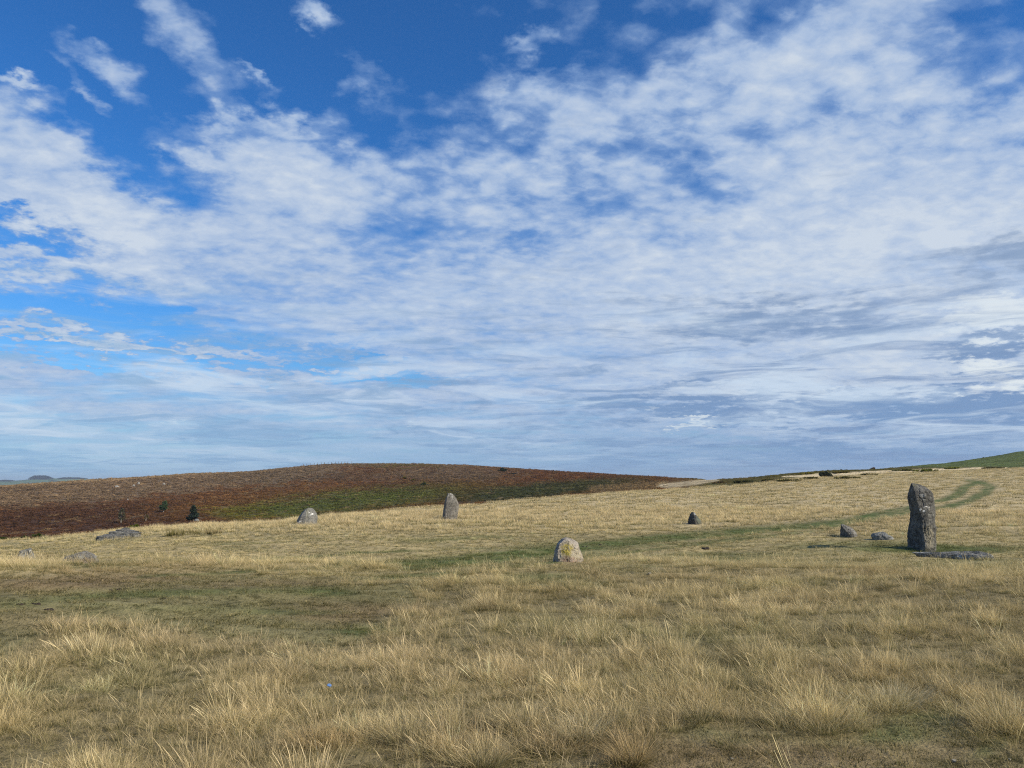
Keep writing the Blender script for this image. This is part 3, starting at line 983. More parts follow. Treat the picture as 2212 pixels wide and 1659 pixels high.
def plant_grass():
    tall_src = [make_tuft(52, 0.10, 0.12, 0.36, 0.0034, 0.62, 0.7, 4),
                make_tuft(48, 0.12, 0.10, 0.30, 0.0036, 0.95, 0.8, 4),
                make_tuft(36, 0.08, 0.16, 0.44, 0.0030, 0.42, 0.55, 4),
                make_tuft(14, 0.12, 0.26, 0.48, 0.0028, 0.34, 0.45, 4, head=1.5),
                make_tuft(52, 0.14, 0.08, 0.24, 0.0038, 1.25, 0.8, 4)]
    mid_src = [make_tuft(46, 0.16, 0.13, 0.27, 0.0085, 0.55, 0.5, 2),
               make_tuft(46, 0.20, 0.10, 0.22, 0.0095, 0.75, 0.6, 2),
               make_tuft(34, 0.13, 0.18, 0.33, 0.0075, 0.35, 0.4, 2)]
    far_src = [make_tuft(50, 0.42, 0.16, 0.34, 0.022, 0.5, 0.5, 2),
               make_tuft(50, 0.50, 0.12, 0.28, 0.026, 0.7, 0.5, 2)]
    turf_src = [make_tuft(60, 0.13, 0.018, 0.050, 0.0045, 0.7, 0.4, 2, wind=0.0),
                make_tuft(50, 0.15, 0.012, 0.036, 0.0050, 1.0, 0.5, 2, wind=0.0),
                make_tuft(9, 0.10, 0.10, 0.24, 0.0032, 0.9, 0.5, 3)]
    src = tall_src + mid_src + far_src + turf_src
    P, ROT, SC, ID, TI = [], [], [], [], []

    def add(x, y, z, s, ids, tint, lean=0.20, flat=1.0, out=None):
        n = len(x)
        P.append(np.stack([x, y, z], -1))
        rz = rg.uniform(-1.1, 1.1, n)
        rx, ry = rg.normal(0, lean, n), rg.normal(0, lean, n)
        if out is not None:                      # clumps lean away from the middle of their tussock
            ox = out[0] * np.cos(rz) + out[1] * np.sin(rz)
            oy = -out[0] * np.sin(rz) + out[1] * np.cos(rz)
            rx, ry = rx - oy, ry + ox
        ROT.append(np.stack([rx, ry, rz], -1))
        SC.append(np.stack([s, s, s * flat], -1))
        ID.append(ids)
        TI.append(tint)

    def tint_of(tall, green, brown, n1, n2, n3, Y, n):
        c = mixc(np.broadcast_to(STRAW, (n, 3)), PALE, np.clip(0.5 + n3 + rg.normal(0, 0.25, n) + sstep(1200, 1120, Y) * 0.4, 0, 1))
        gr = np.clip(-0.08 + 0.9 * n2 + 0.35 * n1 + rg.normal(0, 0.16, n), 0, 0.8) * sstep(1120, 1240, Y)
        c = mixc(c, np.array([0.25, 0.255, 0.115]), np.clip(gr + green * 0.5, 0, 0.9))
        c = mixc(c, np.array([0.27, 0.17, 0.085]), np.clip(brown * 0.6 + 0.25 * n3 + 0.25 * n1, 0, 0.7))
        return c * 1.09 * (1 + 0.32 * n1 + 0.30 * n2 + rg.normal(0, 0.16, n))[:, None]

    for (r0, r1, dens, kinds, smin, smax) in ((2.4, 7.5, 430, (0, 1, 2, 3, 4, 4, 1), 0.42, 0.94), (7.5, 17, 215, (0, 1, 2, 3, 4), 0.46, 0.95),
                                              (17, 30, 32, (5, 6, 7), 0.6, 1.1), (30, 50, 13, (5, 6, 7), 1.0, 1.5)):
        x, y, r = ring_points(r0, r1, dens)
        ox, oy = np.zeros(len(x)), np.zeros(len(x))
        hs_ = np.ones(len(x))
        if r0 < 16:
            cxs, cys, _ = ring_points(r0, r1, 8.5)
            crad = rg.uniform(0.10, 0.26, len(cxs))
            ctint = rg.normal(0, 0.16, len(cxs))
            pick = rg.randint(0, len(cxs), len(x))
            inn = rg.uniform(size=len(x)) < 0.50
            gx, gy = rg.normal(0, 0.62, len(x)), rg.normal(0, 0.62, len(x))
            x = np.where(inn, cxs[pick] + gx * crad[pick], x)
            y = np.where(inn, cys[pick] + gy * crad[pick], y)
            r = np.hypot(x, y)
            ox, oy = np.where(inn, gx * 0.40, 0), np.where(inn, gy * 0.40, 0)
            hs_ = np.where(inn, 1.12 - 0.20 * np.hypot(gx, gy), 0.74)
            ct = np.where(inn, ctint[pick], -0.10)
        else:
            ct = np.zeros(len(x))
        z = gz(x, y)
        tall, green, brown, X, Y, n1, n2, n3 = cover(x, y, z, r)
        big_t = hs_ * np.clip(0.72 + 0.75 * n1 + 0.35 * n2, 0.32, 1.35)
        ok = rg.uniform(size=len(x)) < tall * 1.15 * np.clip(0.9 + 1.3 * n1, 0.3, 1)
        for kx, ky, kr_ in KEEP_TALL:
            ok &= (x - kx) ** 2 + (y - ky) ** 2 > (kr_ * (0.8 + 0.5 * n1)) ** 2
        s = rg.uniform(smin, smax, len(x)) * big_t
        if r0 > 16:
            s = s * (0.42 + 0.62 * sstep(1190, 1125, Y))
        k = np.array(kinds)[rg.choice(len(kinds), len(x), p=None)]
        c = tint_of(tall, green, brown, n1, n2, n3, Y, len(x))
        c = c * (1 + ct + (0.12 * sstep(1262, 1236, Y) * sstep(1120, 1170, Y)))[:, None]
        add(x[ok], y[ok], z[ok], np.clip(s, 0.2, 2)[ok], k[ok], c[ok], 0.14, 1.0, (ox[ok], oy[ok]))
    x, y, r = ring_points(50, 175, 2.0, R(38))
    az = np.arctan2(x, y)
    ok = r < np.interp(az, AZ, kc[0]) * 1.04
    x, y, r = x[ok], y[ok], r[ok]
    z = gz(x, y)
    tall, green, brown, X, Y, n1, n2, n3 = cover(x, y, z, r)
    ok = rg.uniform(size=len(x)) < tall
    c = tint_of(tall, green, brown, n1, n2, n3, Y, len(x))
    s = rg.uniform(0.6, 1.15, len(x)) * np.clip(0.85 + 0.8 * n1, 0.4, 1.4)
    add(x[ok], y[ok], z[ok], s[ok], rg.choice([8, 9], ok.sum()), c[ok], 0.06)
    # short turf
    for (r0, r1, dens, sm) in ((2.4, 8, 120, 1.0), (8, 16, 55, 1.25), (16, 32, 14, 1.9)):
        x, y, r = ring_points(r0, r1, dens)
        z = gz(x, y)
        tall, green, brown, X, Y, n1, n2, n3 = cover(x, y, z, r)
        ok = rg.uniform(size=len(x)) > tall * 0.75
        c = near_colour(tall * 0.6 + 0.2, green, brown, n1, n2, n3, Y) * 1.35
        c = mixc(c, STRAW * 0.8, np.clip(rg.normal(0.18, 0.2, len(x)), 0, 0.8))
        c = c * (1 + rg.normal(0, 0.16, len(x)))[:, None]
        k = rg.choice([10, 11, 12], len(x), p=[0.48, 0.42, 0.10])
        s = sm * rg.uniform(0.7, 1.2, len(x))
        s = np.where(k == 12, rg.uniform(0.5, 1.0, len(x)), s)
        add(x[ok], y[ok], z[ok], s[ok], k[ok], c[ok], 0.15, 0.9)
    P_, RO, S_, I_, T_ = [np.concatenate(q) for q in (P, ROT, SC, ID, TI)]
    print('grass clumps', len(P_))
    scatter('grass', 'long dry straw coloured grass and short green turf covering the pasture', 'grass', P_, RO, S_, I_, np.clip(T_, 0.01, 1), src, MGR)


def bracken_source(n, rad, h, leaf):
    V, Fq, C = [], [], []
    for _ in range(n):
        u = rg.normal(size=3)
        u /= np.linalg.norm(u)
        q = u * np.array([rad, rad, h]) * rg.uniform(0.55, 1.0) ** 0.5
        q[2] = abs(q[2]) * rg.uniform(0.5, 1.15)
        a = rg.normal(size=3)
        a /= np.linalg.norm(a)
        b = np.cross(a, rg.normal(size=3))
        b /= np.linalg.norm(b)
        L = leaf * rg.uniform(0.6, 1.3)
        i0 = len(V)
        for e, f in ((-1, -0.35), (1, -0.35), (0.9, 0.4), (-0.6, 0.4)):
            V.append(q + a * L * e + b * L * f)
            C.append((0.4 + 0.6 * q[2] / h, rg.uniform(), 0))
        Fq.append((i0, i0 + 1, i0 + 2, i0 + 3))
    me = mesh_from('clump', V, Fq, False)
    vcol(me, 'blade', np.array(C))
    return me


def plant_bracken():
    src = [bracken_source(46, 0.75, 0.55, 0.22), bracken_source(40, 0.95, 0.42, 0.26), bracken_source(30, 0.5, 0.75, 0.18)]
    n = 60000
    a = rg.uniform(R(-38), R(38), n)
    lo, hi = np.interp(a, AZ, kc[0]) * 1.03, np.interp(a, AZ, kt[0]) * 1.05
    r = np.sqrt(rg.uniform(lo ** 2, hi ** 2))
    # skip the hidden dip
    x, y = r * np.sin(a), r * np.cos(a)
    z = gz(x, y)
    crest = np.interp(a, AZ, kc[1] / kc[0])
    ok = ((z - EYE + 1.0) / r > crest - 0.002) | (r < lo * 1.06)
    x, y, z, r = x[ok], y[ok], z[ok], r[ok]
    c, X, Y = hill_colour(x, y, z, r)
    lum = c.max(axis=1)
    keep = (lum < 0.3) & (rg.uniform(size=len(x)) < 0.95)
    x, y, z, r, c, X, Y = x[keep], y[keep], z[keep], r[keep], c[keep], X[keep], Y[keep]
    m = len(x)
    g = (c[:, 1] > c[:, 0] * 1.2)
    c = c * (1.50 + rg.normal(0, 0.24, m))[:, None]
    low = X > 1930
    s = rg.uniform(0.7, 1.5, m) * np.where(g, 0.8, 1.0) * np.where(low, 0.35, np.where(X > 1440, 0.6, 1.0)) * np.clip(r / 260, 0.5, 1.15)
    print('bracken clumps', m)
    scatter('bracken', 'rusty brown and green bracken and heather covering the moorland hill', 'bracken',
            np.stack([x, y, z - 0.08], -1), np.stack([np.zeros(m), np.zeros(m), rg.uniform(0, 6.28, m)], -1),
            np.stack([s, s, s * rg.uniform(0.4, 0.75, m)], -1), rg.choice(3, m), np.clip(c, 0.01, 0.9), src,
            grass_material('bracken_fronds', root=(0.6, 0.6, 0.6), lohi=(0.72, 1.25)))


# ------------------------------------------------------------------ stones
def stone_material(name, dark=0.10, light=0.30, warm=0.0, scale=1.0, spots=(), lichen=0.5, seed=0.0, speck=0.6):
    """weathered dolerite: mottled grey, crusts of pale lichen, and single patches given in metres on the stone"""
    m, n = new_mat(name)
    oc = n.node('ShaderNodeTexCoord').outputs['Object']
    p = n.mapping(oc, loc=(seed, seed * 1.7, seed * 0.3), scale=(scale,) * 3)
    f1 = n.noise(p, 3.2, 8.0, 0.66)
    f2 = n.noise(p, 14.0, 6.0, 0.7)
    f3 = n.voro(n.vmath('ADD', p, n.vmath('SCALE', n.noise(p, 6.0, 3.0, 0.5, out=1), 0.3)), 5.0, 'DISTANCE_TO_EDGE')
    a = tuple(dark * v for v in (1.0 + warm * 0.5, 1.0, 0.92 - warm * 0.3))
    b = tuple(light * v for v in (1.0 + warm * 0.3, 0.98, 0.86 - warm * 0.25))
    c = n.mix(n.rng(n.math('ADD', f1, n.math('MULTIPLY', f2, 0.7)), 0.62, 1.08), a, b)
    li = n.math('MULTIPLY', n.rng(n.noise(p, 9.0, 5.0, 0.65, 0.8), 0.56, 0.66, 0.0, 1.0, 'SMOOTHSTEP'), lichen)
    c = n.mix(li, c, (0.40, 0.40, 0.34))
    dk = n.rng(n.noise(n.mapping(p, loc=(5, 2, 1)), 6.0, 6.0, 0.7), 0.34, 0.44, speck, 0.0, 'SMOOTHSTEP')
    c = n.mix(dk, c, (0.035, 0.034, 0.032))
    crack = n.rng(f3, 0.0, 0.04, speck, 0.0)
    c = n.mix(crack, c, (0.04, 0.038, 0.034))
    wob = n.vmath('SCALE', n.vmath('SUBTRACT', n.noise(oc, 11.0, 4.0, 0.6, out=1), (0.5, 0.5, 0.5)), 0.16)
    ocw = n.vmath('ADD', oc, wob)
    for (loc, rad, col, hard) in spots:
        q = n.mapping(ocw, loc=loc, scale=rad, kind='TEXTURE')
        ln = n.vmath('LENGTH', q, out=1)
        mk = n.rng(ln, 1.0 - (1 - hard) * 0.6, 1.0 + (1 - hard) * 0.4, 0.92, 0.0, 'SMOOTHSTEP')
        if hard < 0.5:
            mk = n.math('MULTIPLY', mk, n.rng(n.noise(oc, 26.0, 5.0, 0.7), 0.36, 0.58, 0.12, 1.0))
            col = n.mix(n.rng(n.noise(oc, 40.0, 3.0, 0.6), 0.35, 0.65), tuple(v * 0.6 for v in col), tuple(min(1, v * 1.25) for v in col))
        c = n.mix(mk, c, col)
    h = n.math('ADD', n.math('MULTIPLY', f1, 1.0), n.math('MULTIPLY', f2, 0.4))
    h = n.math('SUBTRACT', h, n.math('MULTIPLY', crack, 0.4))
    bsdf(n, c, 0.85, bump(n, h, 0.9, 0.05), 0.25)
    return m


def loft(name, secs, plan, k, base_y, x0, bulge=0.0, depth=1.0, nper=64, nh=44, rough=0.05, rscale=3.0, seed=0, top_round=0.4, lean=0.0, strata=0.0, ledge=None):
    """stone as stacked cross-sections.
    secs: (photo row, left, edge, right) in the full-size photo; plan: corners (u, v) with u -1 left, 0 the edge, +1 right, v towards the camera negative.
    k metres per photo pixel."""
    secs = sorted(secs, key=lambda q: -q[0])
    hs = np.array([(base_y - q[0]) * k for q in secs])
    xl, xe, xr = [np.array([(q[j] - x0) * k for q in secs]) for j in (1, 2, 3)]
    H = hs[-1]
    hh = np.concatenate([[-0.22], np.linspace(0, H, nh)])
    pl = np.array(plan + [plan[0]], float)
    seg = np.hypot(*(pl[1:] - pl[:-1]).T)
    cum = np.concatenate([[0], np.cumsum(seg)])
    tt = np.linspace(0, cum[-1], nper, endpoint=False)
    pu, pv = np.interp(tt, cum, pl[:, 0]), np.interp(tt, cum, pl[:, 1])
    for _ in range(1):
        pu = (np.roll(pu, 1) + pu * 6 + np.roll(pu, -1)) / 8
        pv = (np.roll(pv, 1) + pv * 6 + np.roll(pv, -1)) / 8
    V = []
    wref = (xr - xl).max()
    for h in hh:
        l, e, rr_ = [np.interp(h, hs, q) for q in (xl, xe, xr)]
        t = np.clip(h / H, 0, 1)
        dscale = depth * wref * (1 - top_round * t ** 3) * (0.25 + 0.75 * min(1.0, (rr_ - l) / wref * 1.15))
        px_ = np.where(pu < 0, e + (e - l) * pu, e + (rr_ - e) * pu)
        py_ = pv * dscale + lean * h
        V.append(np.stack([px_, py_, np.full(nper, h)], -1))
    V = np.array(V)
    P_ = V.reshape(-1, 3)
    cx = np.array([(np.interp(h, hs, xl) + np.interp(h, hs, xr)) / 2 for h in hh]).repeat(nper)
    nrm = P_.copy()
    nrm[:, 0] -= cx
    nrm[:, 2] = 0
    nrm /= np.linalg.norm(nrm, axis=1)[:, None] + 1e-6
    s = seed * 3.7
    d = fbm(P_[:, 0] * rscale + s, P_[:, 1] * rscale + s, P_[:, 2] * rscale, 5, 0.55)
    rid = 1 - np.abs(perlin(P_[:, 0] * rscale * 1.7 + s, P_[:, 1] * rscale * 1.7, P_[:, 2] * rscale * 0.8 + s))
    d = d - 0.35 * (rid > 0.93)
    if strata:
        d = d + strata * np.sin(P_[:, 2] * 62 + 4 * fbm(P_[:, 0] * 2, P_[:, 1] * 2, octv=2))
    P_ = P_ + nrm * (d * rough)[:, None]
    P_[:, 2] += np.where(P_[:, 2] > 0, 0.5 * rough * fbm(P_[:, 0] * rscale * 1.5, P_[:, 1] * rscale * 1.5, P_[:, 2] * 2 + 5, 3), 0)
    nr_ = len(hh)
    # closed top: rings shrinking to the middle
    top = P_[-nper:]
    ctr = top.mean(axis=0)
    caps = []
    for f in (0.66, 0.33):
        q = ctr + (top - ctr) * f
        q[:, 2] = ctr[2] + (top[:, 2] - ctr[2]) * f + rough * 0.3 * (1 - f) + 0.4 * rough * perlin(q[:, 0] * 9 + s, q[:, 1] * 9)
        caps.append(q)
    P_ = np.concatenate([P_] + caps + [ctr[None] + (0, 0, rough * 0.3)])
    Fq = []
    tot = nr_ + 2
    for i in range(tot - 1):
        for j in range(nper):
            j2 = (j + 1) % nper
            Fq.append((i * nper + j, i * nper + j2, (i + 1) * nper + j2, (i + 1) * nper + j))
    last = len(P_) - 1
    b = (tot - 1) * nper
    for j in range(0, nper, 2):
        Fq.append((b + j, b + (j + 1) % nper, b + (j + 2) % nper, last))
    me = mesh_from(name, P_, Fq, False)
    return me


def place_stone(name, label, X3, Y3, secs, plan, mat, cat='stone', group=None, keep=None, sink=0.0, **kw):
    """X3, Y3: foot of the stone in the full-size photo (3840 wide)"""
    X, Y = X3 * 2212 / 3840, Y3 * 2212 / 3840
    x, y, z = gnd(X, Y)
    dep = y * CP + (z - EYE) * SP
    k = dep / (F_ * 3.75)
    az = math.atan2(x, y)
    me = loft(name, secs, plan, k, Y3, X3, **kw)
    if abs(az) > 0.02:
        for v in me.vertices:
            v.co.x *= math.cos(az)
    o = link(name, me, mat, loc=(x, y, z - sink), label=label, category=cat, group=group)
    o.rotation_euler = (0, 0, -az)
    w = max(q[3] for q in secs) - min(q[1] for q in secs)
    KEEP_OUT.append((x, y + kw.get('depth', 1) * w * k * 0.1, w * k * (keep or 0.46)))
    for s_ in (-0.3, 0.0, 0.3):
        for q_ in (0.4, 1.1, 1.8):
            if name in ('low_boulder', 'broken_rock'):
                q_ *= 1.7
            KEEP_TALL.append((x * (1 - q_ / math.hypot(x, y)) + s_ * w * k, y * (1 - q_ / math.hypot(x, y)), w * k * 0.30 + 0.25))
    print(name, 'at', round(x, 1), round(y, 1), round(z, 2), 'size', round(w * k, 2), round((Y3 - min(q[0] for q in secs)) * k, 2))
    return o, k


ROUND = [(-1, 0.0), (-0.75, -0.42), (-0.2, -0.55), (0.4, -0.52), (0.85, -0.3), (1, 0.05), (0.8, 0.42), (0.1, 0.55), (-0.7, 0.45)]
YEL = (0.36, 0.29, 0.035)
WHT = (0.78, 0.76, 0.70)
STG = 'stones of the old circle'


def tall_stone():
    secs = [(2062, 3401, 3468, 3512), (2046, 3401, 3468, 3512), (2016, 3401, 3467, 3513), (2001, 3406, 3467, 3514), (1975, 3409, 3466, 3516), (1954, 3415, 3465, 3515), (1940, 3418, 3463, 3516),
            (1923, 3420, 3459, 3518), (1903, 3420, 3456, 3518), (1887, 3416, 3453, 3518), (1872, 3415, 3449, 3517), (1856, 3417, 3445, 3514), (1843, 3421, 3442, 3508), (1835, 3424, 3440, 3497),
            (1828, 3427, 3439, 3486), (1822, 3430, 3438, 3474), (1817, 3432, 3437, 3456), (1815, 3434, 3436, 3444)]
    plan = [(-1, 0.25), (-0.5, -0.16), (0, -0.58), (0.5, -0.46), (0.92, -0.22), (1, 0.08), (0.7, 0.50), (-0.45, 0.58)]
    k = 0.0078
    m = stone_material('tall_stone_rock', 0.020, 0.20, 0.1, 1.0, [
        ((-0.03, -0.42, 1.78), (0.15, 0.35, 0.20), (0.24, 0.22, 0.05), 0.45),
        ((0.12, -0.30, 1.82), (0.18, 0.3, 0.07), (0.22, 0.20, 0.06), 0.3),
        ((0.035, -0.30, 1.03), (0.035, 0.5, 0.032), WHT, 0.9), ((0.12, -0.30, 1.00), (0.03, 0.5, 0.022), WHT, 0.9),
        ((0.17, -0.30, 1.09), (0.06, 0.5, 0.012), WHT, 0.8), ((0.10, -0.3, 1.38), (0.07, 0.5, 0.05), (0.36, 0.36, 0.33), 0.4),
        ((0.20, -0.2, 0.35), (0.10, 0.4, 0.30), (0.38, 0.33, 0.22), 0.2)], lichen=0.28)
    return place_stone('standing_stone', 'tall dark standing stone with a shaded left face, tallest of all, on green turf', 3456, 2060, secs, plan, m, group=STG,
                       rough=0.040, rscale=4.2, depth=0.85, nper=80, nh=64, top_round=0.15, seed=1, keep=0.30)


def centre_stone():
    secs = [(2110, 2075, 2094, 2187), (2095, 2075, 2093, 2188), (2080, 2076, 2091, 2185), (2062, 2080, 2092, 2177), (2050, 2085, 2096, 2175), (2040, 2090, 2100, 2171),
            (2033, 2096, 2106, 2163), (2027, 2103, 2112, 2154), (2022, 2109, 2118, 2145), (2018, 2119, 2124, 2134)]
    plan = [(-1, 0.15), (-0.55, -0.15), (0, -0.50), (0.5, -0.52), (0.9, -0.22), (1, 0.1), (0.6, 0.5), (-0.5, 0.5)]
    m = stone_material('yellow_lichen_rock', 0.20, 0.46, 0.35, 1.4, [
        ((-0.03, -0.25, 0.27), (0.14, 0.5, 0.16), YEL, 0.15),
        ((0.02, -0.25, 0.06), (0.20, 0.5, 0.09), (0.26, 0.15, 0.10), 0.2),
        ((0.17, -0.1, 0.18), (0.12, 0.4, 0.12), (0.44, 0.38, 0.24), 0.2)], lichen=0.5, seed=2.0, speck=0.5)
    return place_stone('boulder', 'rounded boulder with yellow lichen patch standing alone mid field', 2131, 2108, secs, plan, m, group=STG,
                       rough=0.034, rscale=4.2, depth=0.8, nper=72, nh=44, top_round=0.2, seed=12)


def build_stones():
    out = {}
    out['tall'] = tall_stone()
    out['centre'] = centre_stone()
    # fallen slab in front of the tall stone
    secs = [(2090, 3440, 3600, 3730), (2084, 3432, 3600, 3732), (2076, 3425, 3600, 3732), (2070, 3410, 3600, 3725), (2065, 3560, 3600, 3700)]
    m = stone_material('fallen_slab_rock', 0.10, 0.26, 0.0, 1.2, [
        ((0.10, -0.4, 0.07), (0.10, 0.5, 0.03), (0.45, 0.45, 0.42), 0.4), ((-0.75, -0.3, 0.14), (0.35, 0.6, 0.02), (0.50, 0.49, 0.44), 0.4)], lichen=0.7, seed=5)
    place_stone('fallen_slab', 'long flat grey slab lying in the turf in front of the tallest stone', 3578, 2094, secs,
                [(-1, 0), (-0.9, -0.12), (-0.2, -0.18), (0.5, -0.24), (0.95, -0.16), (1, 0.05), (0.7, 0.16), (-0.8, 0.12)], m, group=STG,
                rough=0.085, rscale=2.6, depth=0.5, nper=90, nh=12, top_round=0.25, seed=3, keep=0.12, sink=0.03)
    # small stones
    secs = [(2012, 3149, 3188, 3218), (2000, 3150, 3182, 3214), (1990, 3151, 3174, 3208), (1982, 3153, 3166, 3200), (1974, 3155, 3160, 3186), (1967, 3156, 3157, 3166)]
    m = stone_material('wedge_rock', 0.09, 0.25, 0.15, 1.4, [((0.04, -0.3, 0.10), (0.03, 0.4, 0.03), (0.6, 0.58, 0.45), 0.7)], lichen=0.5, seed=7)
    place_stone('small_stone', 'small dark wedge of rock left of the tallest stone', 3184, 2011, secs,
                [(-1, 0.25), (-0.4, 0.0), (0, -0.5), (0.6, -0.45), (1, 0.0), (0.5, 0.5), (-0.5, 0.55)], m, group=STG, rough=0.025, rscale=6, depth=0.8, nper=48, nh=24, seed=4, top_round=0.2)
    secs = [(2022, 3270, 3310, 3352), (2014, 3268, 3306, 3350), (2007, 3269, 3300, 3338), (2001, 3272, 3298, 3326), (1996, 3295, 3306, 3318)]
    m = stone_material('low_grey_rock', 0.13, 0.31, -0.05, 1.4, [], lichen=0.6, seed=9)
    place_stone('low_rock', 'low flat grey rock between the dark wedge stone and the tallest stone', 3310, 2021, secs, ROUND, m, group=STG,
                rough=0.05, rscale=5, depth=0.5, nper=56, nh=18, seed=5)
    secs = [(1966, 2580, 2608, 2634), (1955, 2580, 2606, 2630), (1946, 2581, 2605, 2624), (1938, 2585, 2604, 2616), (1930, 2588, 2602, 2611), (1924, 2592, 2600, 2606), (1921, 2595, 2599, 2602)]
    m = stone_material('black_rock', 0.040, 0.11, 0.0, 1.6, [((0.02, -0.2, 0.42), (0.05, 0.4, 0.05), (0.35, 0.36, 0.36), 0.6), ((0.18, -0.1, 0.2), (0.12, 0.4, 0.2), (0.16, 0.18, 0.12), 0.1)], lichen=0.25, seed=12)
    place_stone('dark_stone', 'small black rounded stone standing in pale grass in the middle distance', 2606, 1965, secs,
                [(-1, 0.2), (-0.6, -0.3), (0, -0.5), (0.5, -0.4), (0.9, -0.1), (1, 0.1), (0.5, 0.5), (-0.5, 0.5)], m, group=STG, rough=0.03, rscale=6, depth=0.8, nper=48, nh=30, seed=6)
    secs = [(1948, 1659, 1671, 1716), (1930, 1660, 1670, 1717), (1910, 1662, 1670, 1720), (1895, 1664, 1672, 1721), (1880, 1667, 1673, 1716), (1868, 1671, 1675, 1709), (1860, 1674, 1677, 1703),
            (1854, 1676, 1679, 1697), (1852, 1677, 1680, 1691)]
    m = stone_material('slab_stone_rock', 0.13, 0.25, 0.2, 1.1, [((0.05, -0.1, 1.22), (0.09, 0.4, 0.05), WHT, 0.6), ((-0.1, -0.1, 1.18), (0.03, 0.4, 0.12), (0.42, 0.42, 0.38), 0.4),
                       ((0.1, -0.1, 1.08), (0.03, 0.4, 0.14), (0.40, 0.40, 0.36), 0.4), ((-0.2, -0.3, 0.15), (0.03, 0.4, 0.06), (0.5, 0.5, 0.45), 0.5)], lichen=0.3, seed=15)
    place_stone('upright_slab', 'upright grey slab with whitish top in front of the moorland hill', 1688, 1946, secs,
                [(-1, 0.35), (-0.5, 0.0), (0, -0.34), (0.5, -0.36), (0.95, -0.2), (1, 0.05), (0.8, 0.35), (-0.5, 0.5)], m, group=STG, rough=0.03, rscale=3.5, depth=0.6, nper=64, nh=50, seed=7, top_round=0.2)
    secs = [(1966, 1109, 1150, 1189), (1955, 1112, 1150, 1190), (1945, 1115, 1150, 1191), (1935, 1120, 1150, 1190), (1925, 1128, 1150, 1186), (1915, 1138, 1151, 1180), (1909, 1145, 1152, 1173), (1906, 1151, 1155, 1168)]
    m = stone_material('domed_stone_rock', 0.15, 0.28, 0.05, 1.2, [((-0.24, -0.3, 0.63), (0.055, 0.5, 0.045), WHT, 0.8), ((0.08, -0.3, 0.50), (0.05, 0.5, 0.03), WHT, 0.8), ((0.24, -0.3, 0.44), (0.04, 0.5, 0.03), WHT, 0.8),
                       ((-0.30, -0.3, 0.09), (0.07, 0.5, 0.045), WHT, 0.9), ((-0.56, -0.2, 0.24), (0.05, 0.5, 0.04), WHT, 0.8), ((0.14, -0.3, 0.40), (0.03, 0.5, 0.03), (0.6, 0.6, 0.55), 0.7),
                       ((0.02, -0.3, 0.75), (0.12, 0.5, 0.5), (0.25, 0.24, 0.17), 0.1)], lichen=0.15, seed=18)
    place_stone('domed_stone', 'grey domed stone with white lichen spots at the edge of the bracken', 1150, 1964, secs, ROUND, m, group=STG,
                rough=0.035, rscale=3, depth=0.7, nper=64, nh=36, seed=8, top_round=0.3)
    # layered outcrop lying in the grass: a heap of thin plates
    X3, Y3 = 450, 2016
    x, y, z = gnd(X3 * 2212 / 3840, Y3 * 2212 / 3840)
    k = (y * CP + (z - EYE) * SP) / (F_ * 3.75)
    root = link('layered_rock', None, None, loc=(x, y, z), label='low outcrop of thin tilted rock plates at the left edge of the bracken', category='rock', group=STG)
    m = stone_material('layered_rock_plates', 0.075, 0.26, 0.05, 1.6, [((0.02, -0.1, 0.42), (0.12, 0.6, 0.04), (0.55, 0.55, 0.52), 0.4)], lichen=0.6, seed=21)
    for (yb, yt, l, rr_, fr) in ((2017, 2012, 368, 440, -0.34), (2013, 2008, 374, 500, -0.24), (2008, 2003, 388, 470, -0.15), (2007, 2001, 455, 536, -0.06), (2001, 1996, 402, 500, 0.06), (1998, 1993, 452, 520, 0.14), (1994, 1989, 418, 486, 0.22), (1989, 1984, 436, 474, 0.3)):
        tl = (yb - yt) * 0.25
        sc_ = [(yb, l + 4, (l + rr_) / 2, rr_ - 6), (yb - tl * 2, l, (l + rr_) / 2, rr_), (yt, l + 12, (l + rr_) / 2, rr_ - 16)]
        me = loft('plate', sc_, ROUND, k, yb, X3, rough=0.045, rscale=4, depth=0.42, nper=48, nh=7, seed=yb, top_round=0.1)
        o = link('plate', me, m, parent=root, loc=(0, fr, (Y3 - yb) * k + 0.02))
        o.rotation_euler = (0, R(rg.uniform(-3, 1)), R(rg.uniform(-9, 9)))
    KEEP_OUT.append((x, y + 0.2, 0.8))
    secs = [(2115, 222, 290, 374), (2105, 225, 290, 373), (2095, 233, 290, 369), (2088, 243, 290, 363), (2080, 258, 292, 353), (2075, 275, 300, 340), (2072, 290, 310, 328)]
    m = stone_material('low_boulder_rock', 0.09, 0.26, 0.12, 1.3, [((-0.12, -0.2, 0.26), (0.10, 0.5, 0.10), (0.30, 0.26, 0.05), 0.3),
                       ((0.05, -0.3, 0.04), (0.30, 0.5, 0.07), (0.20, 0.14, 0.085), 0.35)], lichen=0.5, seed=24)
    place_stone('low_boulder', 'long low boulder with a small yellow lichen patch, nearest of the left rocks', 298, 2113, secs, ROUND, m, group=STG,
                rough=0.05, rscale=4, depth=0.45, nper=72, nh=26, seed=9)
    secs = [(2100, 64, 95, 136), (2090, 64, 95, 135), (2080, 67, 95, 127), (2070, 70, 95, 121), (2063, 74, 98, 119), (2059, 98, 108, 117)]
    m = stone_material('broken_rock', 0.11, 0.28, 0.0, 1.5, [((0.05, -0.2, 0.18), (0.04, 0.4, 0.02), (0.45, 0.45, 0.42), 0.5)], lichen=0.6, seed=27)
    place_stone('broken_rock', 'small broken pale grey rock at the far left of the field', 100, 2098, secs, ROUND, m, group=STG, rough=0.06, rscale=6, depth=0.6, nper=56, nh=26, seed=10)
    secs = [(1953, 727, 736, 748), (1949, 729, 737, 746), (1946, 733, 738, 743)]
